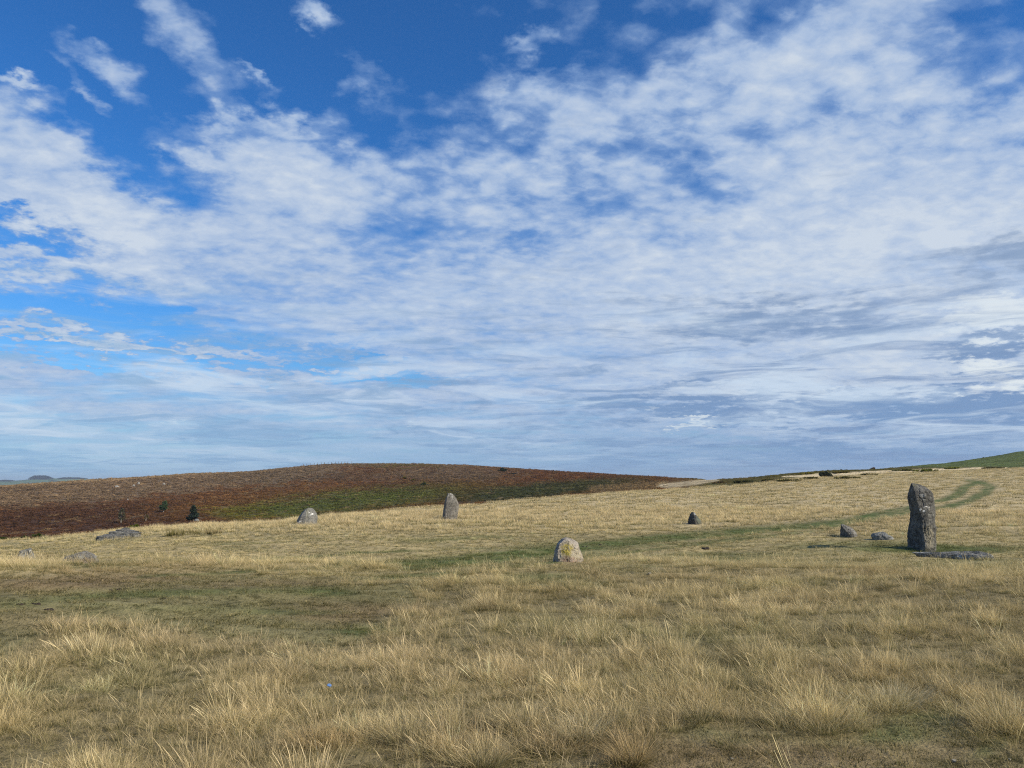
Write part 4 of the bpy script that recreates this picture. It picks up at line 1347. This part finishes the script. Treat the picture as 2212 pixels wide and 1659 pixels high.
    place_stone('pale_stone', 'tiny pale stone at the foot of the dark pine', 737, 1953, secs, ROUND, m, rough=0.03, rscale=6, depth=0.8, nper=24, nh=10, seed=11)
    return out




# ------------------------------------------------------------------ trees, bushes
def leaf_cloud(cx, n, leaf, seed, gaps=0.0, flatten=0.6):
    """many small leaf faces through a set of ellipsoid lumps cx = [(x, y, z, rx, ry, rz)]"""
    g = np.random.RandomState(seed)
    V, Fq, C = [], [], []
    wts = np.array([c[3] * c[4] * c[5] for c in cx]) ** 0.7
    wts /= wts.sum()
    for _ in range(n):
        c = cx[g.choice(len(cx), p=wts)]
        u = g.normal(size=3)
        u /= np.linalg.norm(u)
        rad = g.uniform(0.35, 1.0) ** 0.6
        q = np.array(c[:3]) + u * rad * np.array(c[3:])
        if gaps and perlin(q[0] * 1.6 + seed, q[1] * 1.6, q[2] * 1.6) > gaps:
            continue
        a = g.normal(size=3)
        a[2] *= flatten
        a /= np.linalg.norm(a)
        b = np.cross(a, g.normal(size=3))
        b /= np.linalg.norm(b)
        L = leaf * g.uniform(0.6, 1.35)
        i0 = len(V)
        for e, f in ((-1, -0.1), (-0.1, -0.5), (1, 0.05), (0.1, 0.5)):
            V.append(q + a * L * e + b * L * f)
            C.append((1.0, g.uniform(), 0))
        Fq.append((i0, i0 + 1, i0 + 2, i0 + 3))
    me = mesh_from('foliage', V, Fq, False)
    vcol(me, 'blade', np.array(C))
    return me


def limb_mesh(segs, n=7):
    """tapered tubes: each (p0, p1, r0, r1) with a slight bend"""
    V, Fq = [], []
    for (p0, p1, r0, r1) in segs:
        p0, p1 = Vector(p0), Vector(p1)
        d = (p1 - p0).normalized()
        s = d.orthogonal().normalized()
        t = d.cross(s)
        m = 5
        base = len(V)
        for i in range(m):
            f = i / (m - 1)
            c = p0.lerp(p1, f) + s * math.sin(f * 3.1) * (p1 - p0).length * 0.03
            r = r0 * (1 - f) + r1 * f
            for j in range(n):
                a = 2 * math.pi * j / n
                V.append(c + (s * math.cos(a) + t * math.sin(a)) * r)
        for i in range(m - 1):
            for j in range(n):
                Fq.append((base + i * n + j, base + i * n + (j + 1) % n, base + (i + 1) * n + (j + 1) % n, base + (i + 1) * n + j))
    return mesh_from('trunk', V, Fq, True)


def bark(col):
    m, n = new_mat('bark')
    oc = n.node('ShaderNodeTexCoord').outputs['Object']
    f = n.noise(n.mapping(oc, scale=(6, 6, 1.5)), 2.0, 5.0, 0.6)
    bsdf(n, n.mix(n.rng(f, 0.3, 0.7), tuple(v * 0.6 for v in col), tuple(min(1, v * 1.3) for v in col)), 0.9, bump(n, f, 0.6, 0.03), 0.1)
    return m


def foliage_mat(name, col):
    return grass_material(name, own=col)


def metres(x, y, z):
    return (y * CP + (z - EYE) * SP) / (F_ * 3.75)


def tree(name, label, X3, Y3, h_px, w_px, col, barkc, shape, seed, leaf=0.3, n=900, gaps=0.25, r=None, cat='tree'):
    X, Y = X3 * 2212 / 3840, Y3 * 2212 / 3840
    x, y, z = at_r(X, Y, r) if r else gnd(X, Y, 60)
    k = metres(x, y, z)
    h, w = h_px * k, w_px * k
    root = link(name, None, None, loc=(x, y, z - 0.05), label=label, category=cat)
    g = np.random.RandomState(seed)
    segs = [((0, 0, -0.2), (w * 0.02, 0, h * 0.8), 0.045 * h, 0.012 * h)]
    for i in range(7):
        f = 0.25 + 0.08 * i
        a = i * 2.4 + seed
        segs.append(((w * 0.02 * f, 0, h * f), (math.cos(a) * w * 0.32, math.sin(a) * w * 0.32, h * (f + 0.16)), 0.016 * h, 0.005 * h))
    link('trunk', limb_mesh(segs), bark(barkc), parent=root)
    lumps = []
    for i in range(9):
        f = i / 8.0
        if shape == 'cone':
            rad = w * 0.46 * (1 - f ** 2.2) * (0.8 + 0.2 * math.sin(9 * f)) + 0.06 * w
            zc = h * (0.12 + 0.82 * f)
        elif shape == 'lean':
            rad = w * (0.22 + 0.26 * math.sin(math.pi * min(1, f * 1.1 + 0.1)))
            zc = h * (0.25 + 0.65 * f)
        else:
            rad = w * (0.2 + 0.2 * math.sin(math.pi * f))
            zc = h * (0.35 + 0.55 * f)
        off = 0.5 if shape != 'cone' else 0.42
        for q in range(3):
            a = g.uniform(0, 6.28)
            lumps.append((math.cos(a) * rad * off + (w * 0.12 * f if shape == 'lean' else 0), math.sin(a) * rad * off, zc + g.uniform(-0.04, 0.04) * h, rad * g.uniform(0.5, 0.75), rad * 0.6, h * g.uniform(0.05, 0.09)))
    link('crown', leaf_cloud(lumps, n, leaf, seed, gaps), foliage_mat('leaves', col), parent=root)
    return root


def bush(name, label, X3, Y3, h_px, w_px, col, seed, leaf=0.25, n=500, r=None, group=None, cat='bush', flowers=None, lo=60, gaps=0.5):
    X, Y = X3 * 2212 / 3840, Y3 * 2212 / 3840
    x, y, z = at_r(X, Y, r) if r else gnd(X, Y, lo)
    k = metres(x, y, z)
    h, w = h_px * k, w_px * k
    g = np.random.RandomState(seed)
    lumps = []
    for _ in range(13):
        u = g.uniform(-0.42, 0.42)
        dome = 1 - (u / 0.5) ** 2 * 0.8
        lumps.append((u * w, g.uniform(-0.25, 0.25) * w, g.uniform(0.12, 0.62) * h * dome, w * g.uniform(0.06, 0.15), w * 0.14, h * g.uniform(0.14, 0.34) * dome))
    root = link(name, None, None, loc=(x, y, z - 0.03), label=label, category=cat, group=group)
    link('foliage', leaf_cloud(lumps, n, leaf, seed, gaps), foliage_mat('bush_leaves', col), parent=root)
    segs = [((0, 0, -0.1), (l[0] * 0.8, l[1] * 0.8, l[2]), 0.03 * h + 0.01, 0.01) for l in lumps[:5]]
    link('stem', limb_mesh(segs, 5), bark((0.08, 0.06, 0.045)), parent=root)
    if flowers is not None:
        link('blossom', leaf_cloud([(l[0], l[1], l[2] + l[5] * 0.4, l[3], l[4], l[5]) for l in lumps], n // 3, leaf * 0.8, seed + 5), foliage_mat('blossom', flowers), parent=root)
    return root


def build_plants():
    tree('broadleaf_tree', 'small round green tree with a pale trunk on the brown bracken slope', 612, 1920, 42, 34, (0.075, 0.115, 0.050), (0.30, 0.27, 0.22), 'lean', 3, 0.28, 1500, 0.4)
    tree('pine_tree', 'dark conical pine at the foot of the bracken slope', 724, 1953, 58, 50, (0.045, 0.066, 0.042), (0.10, 0.08, 0.06), 'cone', 5, 0.28, 2300, 0.55)
    tree('young_birch', 'thin grey green young tree, leftmost on the bracken slope', 452, 1962, 56, 36, (0.085, 0.085, 0.045), (0.28, 0.25, 0.2), 'lean', 8, 0.20, 620, 0.15)
    tree('sapling', 'sparse little sapling with a pale bent stem between two trees', 546, 1955, 30, 20, (0.12, 0.10, 0.03), (0.42, 0.36, 0.28), 'lean', 13, 0.16, 150, 0.1)
    DK = (0.028, 0.042, 0.018)
    bush('gorse_bush', 'dark green gorse bush below the skyline right of the standing slab', 1885, 1768, 17, 42, DK, 21, 0.4, 700)
    bush('gorse_bush', 'small dark bush just right of the biggest skyline gorse', 1928, 1779, 9, 26, (0.05, 0.045, 0.025), 22, 0.35, 260, group='small gorse bushes')
    bush('gorse_bush', 'tiny dark bush lower on the moorland slope right of the skyline gorse', 2006, 1792, 8, 16, (0.05, 0.035, 0.025), 23, 0.3, 160, group='small gorse bushes')
    bush('gorse_bush', 'small yellow flowering gorse bush high on the moorland hill', 1516, 1796, 13, 16, (0.10, 0.09, 0.02), 24, 0.3, 300, flowers=(0.50, 0.36, 0.02))
    bush('gorse_bush', 'low olive gorse bush right of the yellow flowering one', 1552, 1802, 8, 26, (0.11, 0.11, 0.025), 25, 0.3, 240, flowers=(0.30, 0.24, 0.03))
    bush('gorse_bush', 'green gorse bush above the green bracken, below the yellow one', 1589, 1820, 14, 28, (0.06, 0.08, 0.02), 26, 0.3, 380)
    bush('hawthorn_bush', 'largest dark rounded bush beside the pale strip on the right skyline', 3097, 1789, 27, 58, (0.065, 0.075, 0.045), 27, 0.18, 1500)
    bush('gorse_bush', 'brown bush breaking the right skyline above the pale strip', 3276, 1764, 13, 26, (0.16, 0.09, 0.055), 28, 0.2, 420, r=256)
    bush('gorse_bush', 'tiny dark bush on the skyline between the largest bush and the brown one', 3155, 1772, 9, 12, (0.05, 0.05, 0.03), 29, 0.2, 200, r=254)
    bush('hawthorn_bush', 'tiny lone bush on the skyline of the green hill at the far right', 3687, 1718, 6, 7, (0.07, 0.08, 0.05), 30, 0.2, 120, r=368)
    # gorse thickets along the pale strip
    for i, (X3, Y3, h, w, c, lab) in enumerate((
            (2960, 1806, 9, 90, (0.075, 0.07, 0.02), 'long low olive gorse thicket at the left end of the pale strip'),
            (3040, 1798, 11, 80, (0.06, 0.055, 0.02), 'dark gorse thicket just left of the largest dark bush'),
            (3180, 1795, 9, 90, (0.07, 0.065, 0.02), 'dark gorse thicket right of the largest dark bush, below the pale strip'),
            (3262, 1782, 6, 60, (0.10, 0.09, 0.03), 'thin gorse thicket along the lower edge of the pale strip'),
            (3020, 1778, 7, 70, (0.14, 0.12, 0.02), 'yellowish gorse thicket above the left end of the pale strip'),
            (3155, 1773, 6, 80, (0.10, 0.08, 0.02), 'low gorse thicket on the upper edge of the pale strip'),
            (3400, 1766, 9, 90, (0.085, 0.09, 0.02), 'bright olive gorse thicket that cuts the pale strip in two'),
            (3470, 1768, 10, 80, (0.11, 0.12, 0.02), 'broad olive gorse thicket in the gap of the pale strip'),
            (3580, 1757, 6, 60, (0.12, 0.13, 0.025), 'yellow green gorse thicket at the foot of the green hill'),
            (3730, 1757, 6, 80, (0.10, 0.09, 0.035), 'brownish gorse thicket under the right end of the pale strip'),
            (2700, 1812, 7, 60, (0.09, 0.06, 0.025), 'low brown gorse thicket right of the saddle track'),
            (2790, 1808, 9, 90, (0.06, 0.06, 0.02), 'dark low thicket on the slope right of the saddle'),
            (2880, 1806, 9, 90, (0.07, 0.06, 0.02), 'dark low thicket midway along the right slope'))):
        bush('gorse_thicket', lab, X3, Y3, h * 0.9, w, tuple(v * 1.7 for v in c), 40 + i, 0.26, 900, lo=100, gaps=0.42, cat='thicket', group='gorse thickets on the right slope')
    OL = (0.085, 0.10, 0.025)
    bush('fern_clump', 'bright green clump behind the crest between the layered rocks and the pine', 500, 1982, 24, 46, (0.13, 0.15, 0.02), 60, 0.12, 700, r=50, cat='plant')
    for i, (X3, w, lab) in enumerate(((20, 70, 'leftmost green fern clump behind the crest'), (85, 60, 'second green fern clump from the left behind the crest'), (150, 60, 'dark green fern clump, rightmost of the three by the left edge'))):
        bush('fern_clump', lab, X3, 2022 - i * 5, 22, w, (0.055, 0.075, 0.02), 62 + i, 0.12, 600, r=48.5, cat='plant', group='fern clumps at the left edge')
    # rushes
    for i, (X3, Y3, h, w, col, lab) in enumerate(((655, 2010, 34, 66, (0.24, 0.20, 0.07), 'tall olive clump of rushes below the pine'),
                                                  (722, 2006, 34, 74, (0.26, 0.21, 0.09), 'middle clump of rushes below the pine'),
                                                  (800, 2002, 26, 60, (0.30, 0.23, 0.11), 'brownish clump of rushes, rightmost of the three below the pine'))):
        x, y, z = gnd(X3 * 2212 / 3840, Y3 * 2212 / 3840)
        k = metres(x, y, z)
        me = make_tuft(150, w * k * 0.5, h * k * 0.6, h * k * 1.1, 0.016, 0.18, 0.3, 3, wind=0.05)
        link('rush_clump', me, foliage_mat('rushes', col), loc=(x, y, z), label=lab, category='rushes', group='clumps of rushes')


def build_tussocks():
    g = np.random.RandomState(5)
    lst = [(1946, 2728, 330, 0.42, 'wide straw tussock with a dark green base, bottom centre of the pasture'),
           (2150, 2780, 210, 0.34, 'loose pale tussock just right of the widest centre tussock'),
           (2352, 2862, 190, 0.36, 'brownish straw tussock at the bottom edge beside the short turf'),
           (1800, 2872, 220, 0.38, 'pale straw tussock cut by the bottom edge at the centre'),
           (1560, 2770, 330, 0.40, 'leaning straw tussock left of the widest centre tussock'),
           (3069, 2722, 360, 0.40, 'broad straw tussock with pinkish top alone at the edge of the turf'),
           (3363, 2650, 300, 0.40, 'pale tussock leaning right, behind the broad one on the turf edge'),
           (3745, 2725, 260, 0.38, 'straw tussock spilling left at the right edge of the photo'),
           (2575, 2702, 230, 0.36, 'straw tussock left of the dark soil at the turf edge'),
           (1180, 2800, 260, 0.38, 'browner tussock left of the leaning centre tussock'),
           (3560, 2590, 220, 0.34, 'pale tussock above and right of the one leaning right')]
    for i, (X3, Y3, wpx, h, lab) in enumerate(lst):
        x, y, z = gnd(X3 * 2212 / 3840, min(Y3, 2876) * 2212 / 3840, 2.5)
        k = metres(x, y, z)
        w = wpx * k
        V, Fq, C = [], [], []
        nb = int(700 + 900 * w)
        h *= 0.66
        cl = [(g.normal(0, 0.16) * w, g.normal(0, 0.08) * w, g.uniform(0.6, 1.1)) for _ in range(4)]
        for b in range(nb):
            a = g.uniform(0, 2 * math.pi)
            rr = 0.26 * w * math.sqrt(g.uniform())
            c4 = cl[b % 4]
            bx, by = rr * math.cos(a) * 0.9 + c4[0], rr * math.sin(a) * 0.7 + c4[1]
            L = h * g.uniform(0.25, 1.1) * c4[2]
            o = g.uniform(0.1, 0.8) * (0.25 + 1.0 * rr / (0.26 * w)) + abs(g.normal(0, 0.12))
            aa = a + g.uniform(-0.5, 0.5)
            dx, dy = math.cos(aa) * o + (0.25 if 'leaning right' in lab else -0.05 if 'left' not in lab else -0.2), math.sin(aa) * o
            nn = math.sqrt(1 + dx * dx + dy * dy)
            dx, dy, dz = dx / nn, dy / nn, 1 / nn
            wd = 0.0015 * g.uniform(0.6, 1.4)
            fa = g.uniform(0, math.pi)
            sx, sy = math.cos(fa), math.sin(fa)
            c = g.uniform(0.2, 1.3)
            rnd = g.uniform()
            i0 = len(V)
            for s in range(5):
                t = s / 4
                ww = wd * (1 - 0.75 * t)
                q = (bx + dx * L * (t + c * t * t * 0.6), by + dy * L * (t + c * t * t * 0.6), L * dz * (t - 0.30 * c * t * t) - 0.02)
                V += [(q[0] - sx * ww, q[1] - sy * ww, q[2]), (q[0] + sx * ww, q[1] + sy * ww, q[2])]
                C += [(t * 0.9, rnd, 0)] * 2
            for s in range(4):
                kk = i0 + 2 * s
                Fq.append((kk, kk + 1, kk + 3, kk + 2))
        me = mesh_from('grass_tussock', V, Fq, True)
        vcol(me, 'blade', np.array(C))
        tint = np.array([0.58, 0.47, 0.26]) if i not in (2, 9) else np.array([0.58, 0.43, 0.22])
        if i in (1, 6):
            tint = np.array([0.62, 0.53, 0.32])
        link('grass_tussock', me, TUSS(tuple(tint)), loc=(x, y, z), label=lab, category='tussock', group='tussocks at the edge of the short turf')
        KEEP_OUT.append((x, y, w * 0.16))


_tm = {}


def TUSS(c):
    if c not in _tm:
        _tm[c] = grass_material('tussock_blades', own=c, root=(0.16, 0.26, 0.12))
    return _tm[c]


# ------------------------------------------------------------------ small things on the turf
def build_small():
    m, n = new_mat('dark_dung')
    oc = n.node('ShaderNodeTexCoord').outputs['Object']
    f = n.noise(oc, 22.0, 5.0, 0.6)
    bsdf(n, n.mix(n.rng(f, 0.3, 0.7), (0.012, 0.009, 0.007), (0.05, 0.036, 0.026)), 0.8, bump(n, f, 0.8, 0.02), 0.3)
    items = [
        (412, 2214, 22, 'dark dung pile on the brown turf, left of a pair below the low boulder'), (452, 2212, 32, 'widest dark dung pile below the low boulder'),
        (163, 2245, 12, 'small round dark dropping above two mud patches near the left edge'), (79, 2267, 32, 'flat dark mud lump nearest the left edge'),
        (134, 2266, 30, 'flat dark mud lump right of the one nearest the left edge'), (461, 2237, 7, 'tiny dropping just below the widest dung pile'),
        (487, 2231, 7, 'tiny dropping to the lower right of the widest dung pile'), (615, 2245, 13, 'single dark dropping on the pale worn path at left'),
        (180, 2287, 34, 'thin dark mud smear below the two flat mud lumps'), (1161, 2216, 8, 'tiny dark dropping at the top of the long grass left of centre'),
        (2296, 2159, 10, 'round black dropping below the yellow lichen boulder'), (2089, 2139, 18, 'dark lump standing in for the hole right under the yellow lichen boulder'),  # lump under the boulder stands in for the dark of a hole
        (2193, 2052, 22, 'dark clods close behind the right side of the yellow lichen boulder'), (2246, 2044, 18, 'dark clod on the green track right of the yellow lichen boulder'),
        (2641, 2057, 36, 'long dark mud lump on the pasture below the small black stone'), (2742, 2084, 8, 'tiny dropping right of the long mud lump'),
        (3011, 2102, 11, 'dark dropping left of the shadowed green turf'), (3181, 2119, 13, 'dark dropping, left of three in a row below the wedge stone'),
        (3212, 2122, 18, 'dark dropping, middle of three in a row below the wedge stone'), (3247, 2121, 12, 'dark dropping, right of three in a row below the wedge stone'),
        (3589, 2118, 13, 'round dark dropping below the long fallen slab'), (3690, 2101, 24, 'dark lump under the right end of the fallen slab'),
        (3718, 2102, 20, 'dark clod at the far right end below the fallen slab')]
    for i, (X3, Y3, w3, lab) in enumerate(items):
        x, y, z = gnd(X3 * 2212 / 3840, Y3 * 2212 / 3840)
        k = metres(x, y, z)
        w = w3 * k
        g = np.random.RandomState(i)
        V, Fq = [], []
        for b in range(max(2, int(w3 / 6))):
            cx, cy_ = g.uniform(-0.36, 0.36) * w, g.uniform(-0.15, 0.15) * w
            rx, rz = w * g.uniform(0.16, 0.30), min(0.05, w * g.uniform(0.08, 0.16)) + 0.012
            base = len(V)
            for a in range(6):
                for j in range(9):
                    th, ph = a / 5 * math.pi / 2, j / 9 * 2 * math.pi
                    s = 1 + 0.25 * perlin(np.array([cx * 9 + math.cos(ph) * 1.3 + i]), np.array([math.sin(ph) * 1.3]), np.array([th]))[0]
                    V.append((cx + rx * s * math.cos(th) * math.cos(ph), cy_ + rx * s * math.cos(th) * math.sin(ph), rz * s * math.sin(th) - 0.01))
            for a in range(5):
                for j in range(9):
                    j2 = (j + 1) % 9
                    Fq.append((base + a * 9 + j, base + a * 9 + j2, base + (a + 1) * 9 + j2, base + (a + 1) * 9 + j))
        me = mesh_from('dung_pile', V, Fq, True)
        link('dung_pile', me, m, loc=(x, y, z), label=lab, category='dung', group='dark droppings on the turf')
    # bits of litter and pale stones
    mb, n = new_mat('blue_scrap_paper')
    bsdf(n, (0.10, 0.20, 0.42), 0.6)
    mw, n = new_mat('pale_stone_chip')
    bsdf(n, (0.30, 0.27, 0.20), 0.8)

    def chip(name, lab, X3, Y3, w, mat, lift, tilt, cat):
        x, y, z = gnd(X3 * 2212 / 3840, Y3 * 2212 / 3840, 2.5)
        g = np.random.RandomState(int(X3))
        pts = [(math.cos(a) * w * g.uniform(0.35, 0.6), math.sin(a) * w * g.uniform(0.25, 0.45)) for a in np.linspace(0, 6.28, 8)[:-1]]
        V = [(p[0], p[1], 0.004 * g.normal()) for p in pts] + [(p[0] * 0.9, p[1] * 0.9, w * 0.16) for p in pts]
        nn = len(pts)
        Fs = [tuple(range(nn))[::-1], tuple(range(nn, 2 * nn))] + [(i, (i + 1) % nn, nn + (i + 1) % nn, nn + i) for i in range(nn)]
        me = D.meshes.new(name)
        me.from_pydata(V, [], Fs)
        o = link(name, me, mat, loc=(x, y, z + lift), label=lab, category=cat)
        o.rotation_euler = (tilt, 0.2, g.uniform(0, 6))
    chip('litter_scrap', 'tiny scrap of blue litter caught in the long grass, left of centre', 1233, 2640, 0.032, mb, 0.13, 0.9, 'litter')
    chip('stone_chip', 'pale stone chip on the short turf at the bottom edge, leftmost of three', 2746, 2853, 0.03, mw, 0.01, 0.1, 'stone')
    chip('stone_chip', 'pale stone chip on the short turf, middle of three at the bottom edge', 3580, 2860, 0.03, mw, 0.01, 0.1, 'stone')
    chip('stone_chip', 'pale stone chip on the short turf, rightmost of three at the bottom edge', 3786, 2855, 0.025, mw, 0.01, 0.1, 'stone')
    chip('stone_chip', 'tiny white chip on green turf right of the yellow lichen boulder', 2437, 2155, 0.07, mw, 0.02, 0.1, 'stone')


def build_hill_rocks():
    m = stone_material('hill_rock', 0.22, 0.42, 0.1, 0.5)
    for i, (X3, Y3, w, lab) in enumerate(((438, 1828, 20, 'largest of the pale rocks high on the left slope of the moorland hill'), (502, 1824, 12, 'pale rock just right of the largest one on the left hill slope'),
                                          (520, 1815, 10, 'small pale rock above the others on the left hill slope'), (615, 1819, 15, 'pale rock farthest right of the group on the left hill slope'),
                                          (479, 1876, 7, 'lone white speck of rock at the top of the dark bracken'))):
        secs = [(Y3, X3 - w / 2, X3, X3 + w / 2), (Y3 - 3.5, X3 - w * 0.45, X3, X3 + w * 0.4), (Y3 - 7, X3 - w * 0.2, X3, X3 + w * 0.15)]
        place_stone('hill_rock', lab, X3, Y3, secs, ROUND, m, cat='rock', group='pale rocks on the moorland hill', rough=0.25, rscale=0.8, depth=0.7, nper=24, nh=8, seed=40 + i)


def build_fence():
    mp, n = new_mat('weathered_post')
    bsdf(n, (0.17, 0.15, 0.12), 0.9)
    posts = [1138, 1150, 1163, 1178, 1191, 1204, 1216, 1230, 1243, 1257, 1268, 1281, 1293, 1304, 1319]
    pts = []
    for X3 in posts:
        X = X3 * 2212 / 3840
        a, e = px_dir(X, 1010)
        rr = np.interp(a, AZ, kt[0]) * np.linspace(0.96, 1.06, 60)
        x, y = rr * math.sin(a), rr * math.cos(a)
        z = gz(x, y)
        i = int(np.argmax((z - EYE) / rr))
        pts.append((x[i], y[i], z[i]))
    o0 = pts[0]
    root = link('post_and_wire_fence', None, None, loc=o0, label='thin post and wire fence along the top of the moorland hill', category='fence')
    k = metres(*o0)
    w, h = 0.11, 9.0 * k
    V = [(-w, -w, -0.3), (w, -w, -0.3), (w, w, -0.3), (-w, w, -0.3), (-w, -w, h - 0.05), (w, -w, h), (w, w, h), (-w, w, h - 0.05)]
    Fq = [(0, 1, 5, 4), (1, 2, 6, 5), (2, 3, 7, 6), (3, 0, 4, 7), (4, 5, 6, 7), (3, 2, 1, 0)]
    me = mesh_from('post', V, Fq, False)
    for p in pts:
        link('post', me, mp, parent=root, loc=(p[0] - o0[0], p[1] - o0[1], p[2] - o0[2]))
    mw_, n = new_mat('fence_wire_metal')
    bsdf(n, (0.25, 0.25, 0.25), 0.5)
    for f in (0.45, 0.9):
        segs = []
        for p, q in zip(pts[:-1], pts[1:]):
            segs.append(((p[0] - o0[0], p[1] - o0[1], p[2] - o0[2] + h * f), (q[0] - o0[0], q[1] - o0[1], q[2] - o0[2] + h * f), 0.012, 0.012))
        link('wire', limb_mesh(segs, 4), mw_, parent=root)


# ------------------------------------------------------------------ far country
def build_far():
    prof = np.array([(-400, 1806), (0, 1803), (42, 1803.5), (90, 1800), (108, 1797), (119, 1795.5), (150, 1795), (192, 1795), (217, 1793.5), (253, 1792.5), (298, 1793.5), (325, 1796), (360, 1797.5), (460, 1801), (900, 1806)], float)
    RF = 5200.0
    xs = np.linspace(-400, 900, 260)
    nr_ = 26
    V, Cc = [], []
    ys = np.interp(xs, prof[:, 0], prof[:, 1])
    for i in range(nr_):
        f = i / (nr_ - 1)
        for X3, Yt in zip(xs, ys):
            a, e = px_dir(X3 * 2212 / 3840, Yt * 2212 / 3840)
            top = RF * math.tan(e) + EYE
            r = RF - 1500 + 1500 * f
            z = -59.0 + (top + 59.0) * (f ** 0.8) * (r / RF)
            V.append((r * math.sin(a), r * math.cos(a), z + 2.0 * fbm(np.array([X3 / 60.0]), np.array([f * 4]))[0] * (1 - f)))
    V = np.array(V)
    # field pattern
    me = mesh_from('distant_hill', V, grid_faces(nr_, len(xs)))
    m, n = new_mat('distant_fields')
    geo = n.node('ShaderNodeNewGeometry').outputs['Position']
    cell = n.voro(n.mapping(geo, scale=(1, 0.6, 1)), 0.0052, 'F1', out=1)
    edge = n.voro(n.mapping(geo, scale=(1, 0.6, 1)), 0.0052, 'DISTANCE_TO_EDGE')
    s = n.node('ShaderNodeSeparateColor')
    n.put(s.inputs[0], cell)
    c = n.ramp(s.outputs[0], [(0.0, (0.10, 0.17, 0.05)), (0.4, (0.15, 0.21, 0.08)), (0.7, (0.30, 0.28, 0.14)), (1.0, (0.10, 0.14, 0.06))], 'CONSTANT')
    c = n.mix(n.rng(edge, 0.02, 0.05, 1.0, 0.0), c, (0.03, 0.05, 0.02))
    bsdf(n, c, 0.95)
    link('distant_hill', me, m, kind='structure', label='far low hills of hedged fields fading to blue')
    # wooded top
    g = np.random.RandomState(3)

    def wood(name, label, xa, xb, ytop, ybase, nl, leaf):
        lumps = []
        for X3 in np.linspace(xa, xb, 46):
            f = (X3 - xa) / (xb - xa)
            hh = (ybase - ytop) * min(1, 4.0 * f + 0.25, 3.0 * (1 - f) + 0.2)
            a, e = px_dir(X3 * 2212 / 3840, ybase * 2212 / 3840)
            for dd in (0, 60, 120):
                r = RF - 60 + dd
                x, y = r * math.sin(a), r * math.cos(a)
                zb = r * math.tan(e) + EYE
                H = hh * RF * math.cos(a) / (F_ * 3.75)
                lumps.append((x, y, zb + H * 0.5, 14, 26, H * 0.55))
        me = leaf_cloud(lumps, nl, leaf, 9)
        link(name, me, foliage_mat('distant_wood_leaves', (0.028, 0.045, 0.022)), kind='stuff', label=label, category='wood')
    wood('distant_wood', 'flat topped dark wood crowning the far hill at the left horizon', 120, 190, 1784.5, 1796, 6000, 4.5)
    wood('distant_wood', 'long thin dark wood on the far ridge right of the flat topped wood', 224, 318, 1791, 1795, 3600, 3.2)
    wood('distant_wood', 'short low line of trees at the far left end of the far ridge', 5, 46, 1800, 1804, 1600, 3.0)


def build_haze():
    zb, zt, w = -61.5, 72.0, 8150.0
    V = [(-w, -w, zb), (w, -w, zb), (w, w, zb), (-w, w, zb), (-w, -w, zt), (w, -w, zt), (w, w, zt), (-w, w, zt)]
    Fq = [(0, 3, 2, 1), (4, 5, 6, 7), (0, 1, 5, 4), (1, 2, 6, 5), (2, 3, 7, 6), (3, 0, 4, 7)]
    me = mesh_from('haze', V, Fq, False)
    m, n = new_mat('haze_air')
    v = n.node('ShaderNodeVolumePrincipled')
    v.inputs['Color'].default_value = (0.80, 0.88, 1.0, 1)
    v.inputs['Density'].default_value = 0.00012
    v.inputs['Anisotropy'].default_value = 0.2
    o = n.node('ShaderNodeOutputMaterial')
    n.t.links.new(v.outputs[0], o.inputs['Volume'])
    link('haze', me, m, kind='stuff', label='thin bluish air over the whole moor')


build_stones()
build_plants()
build_tussocks()
build_small()
build_fence()
build_hill_rocks()
build_far()
plant_grass()
plant_bracken()
build_haze()
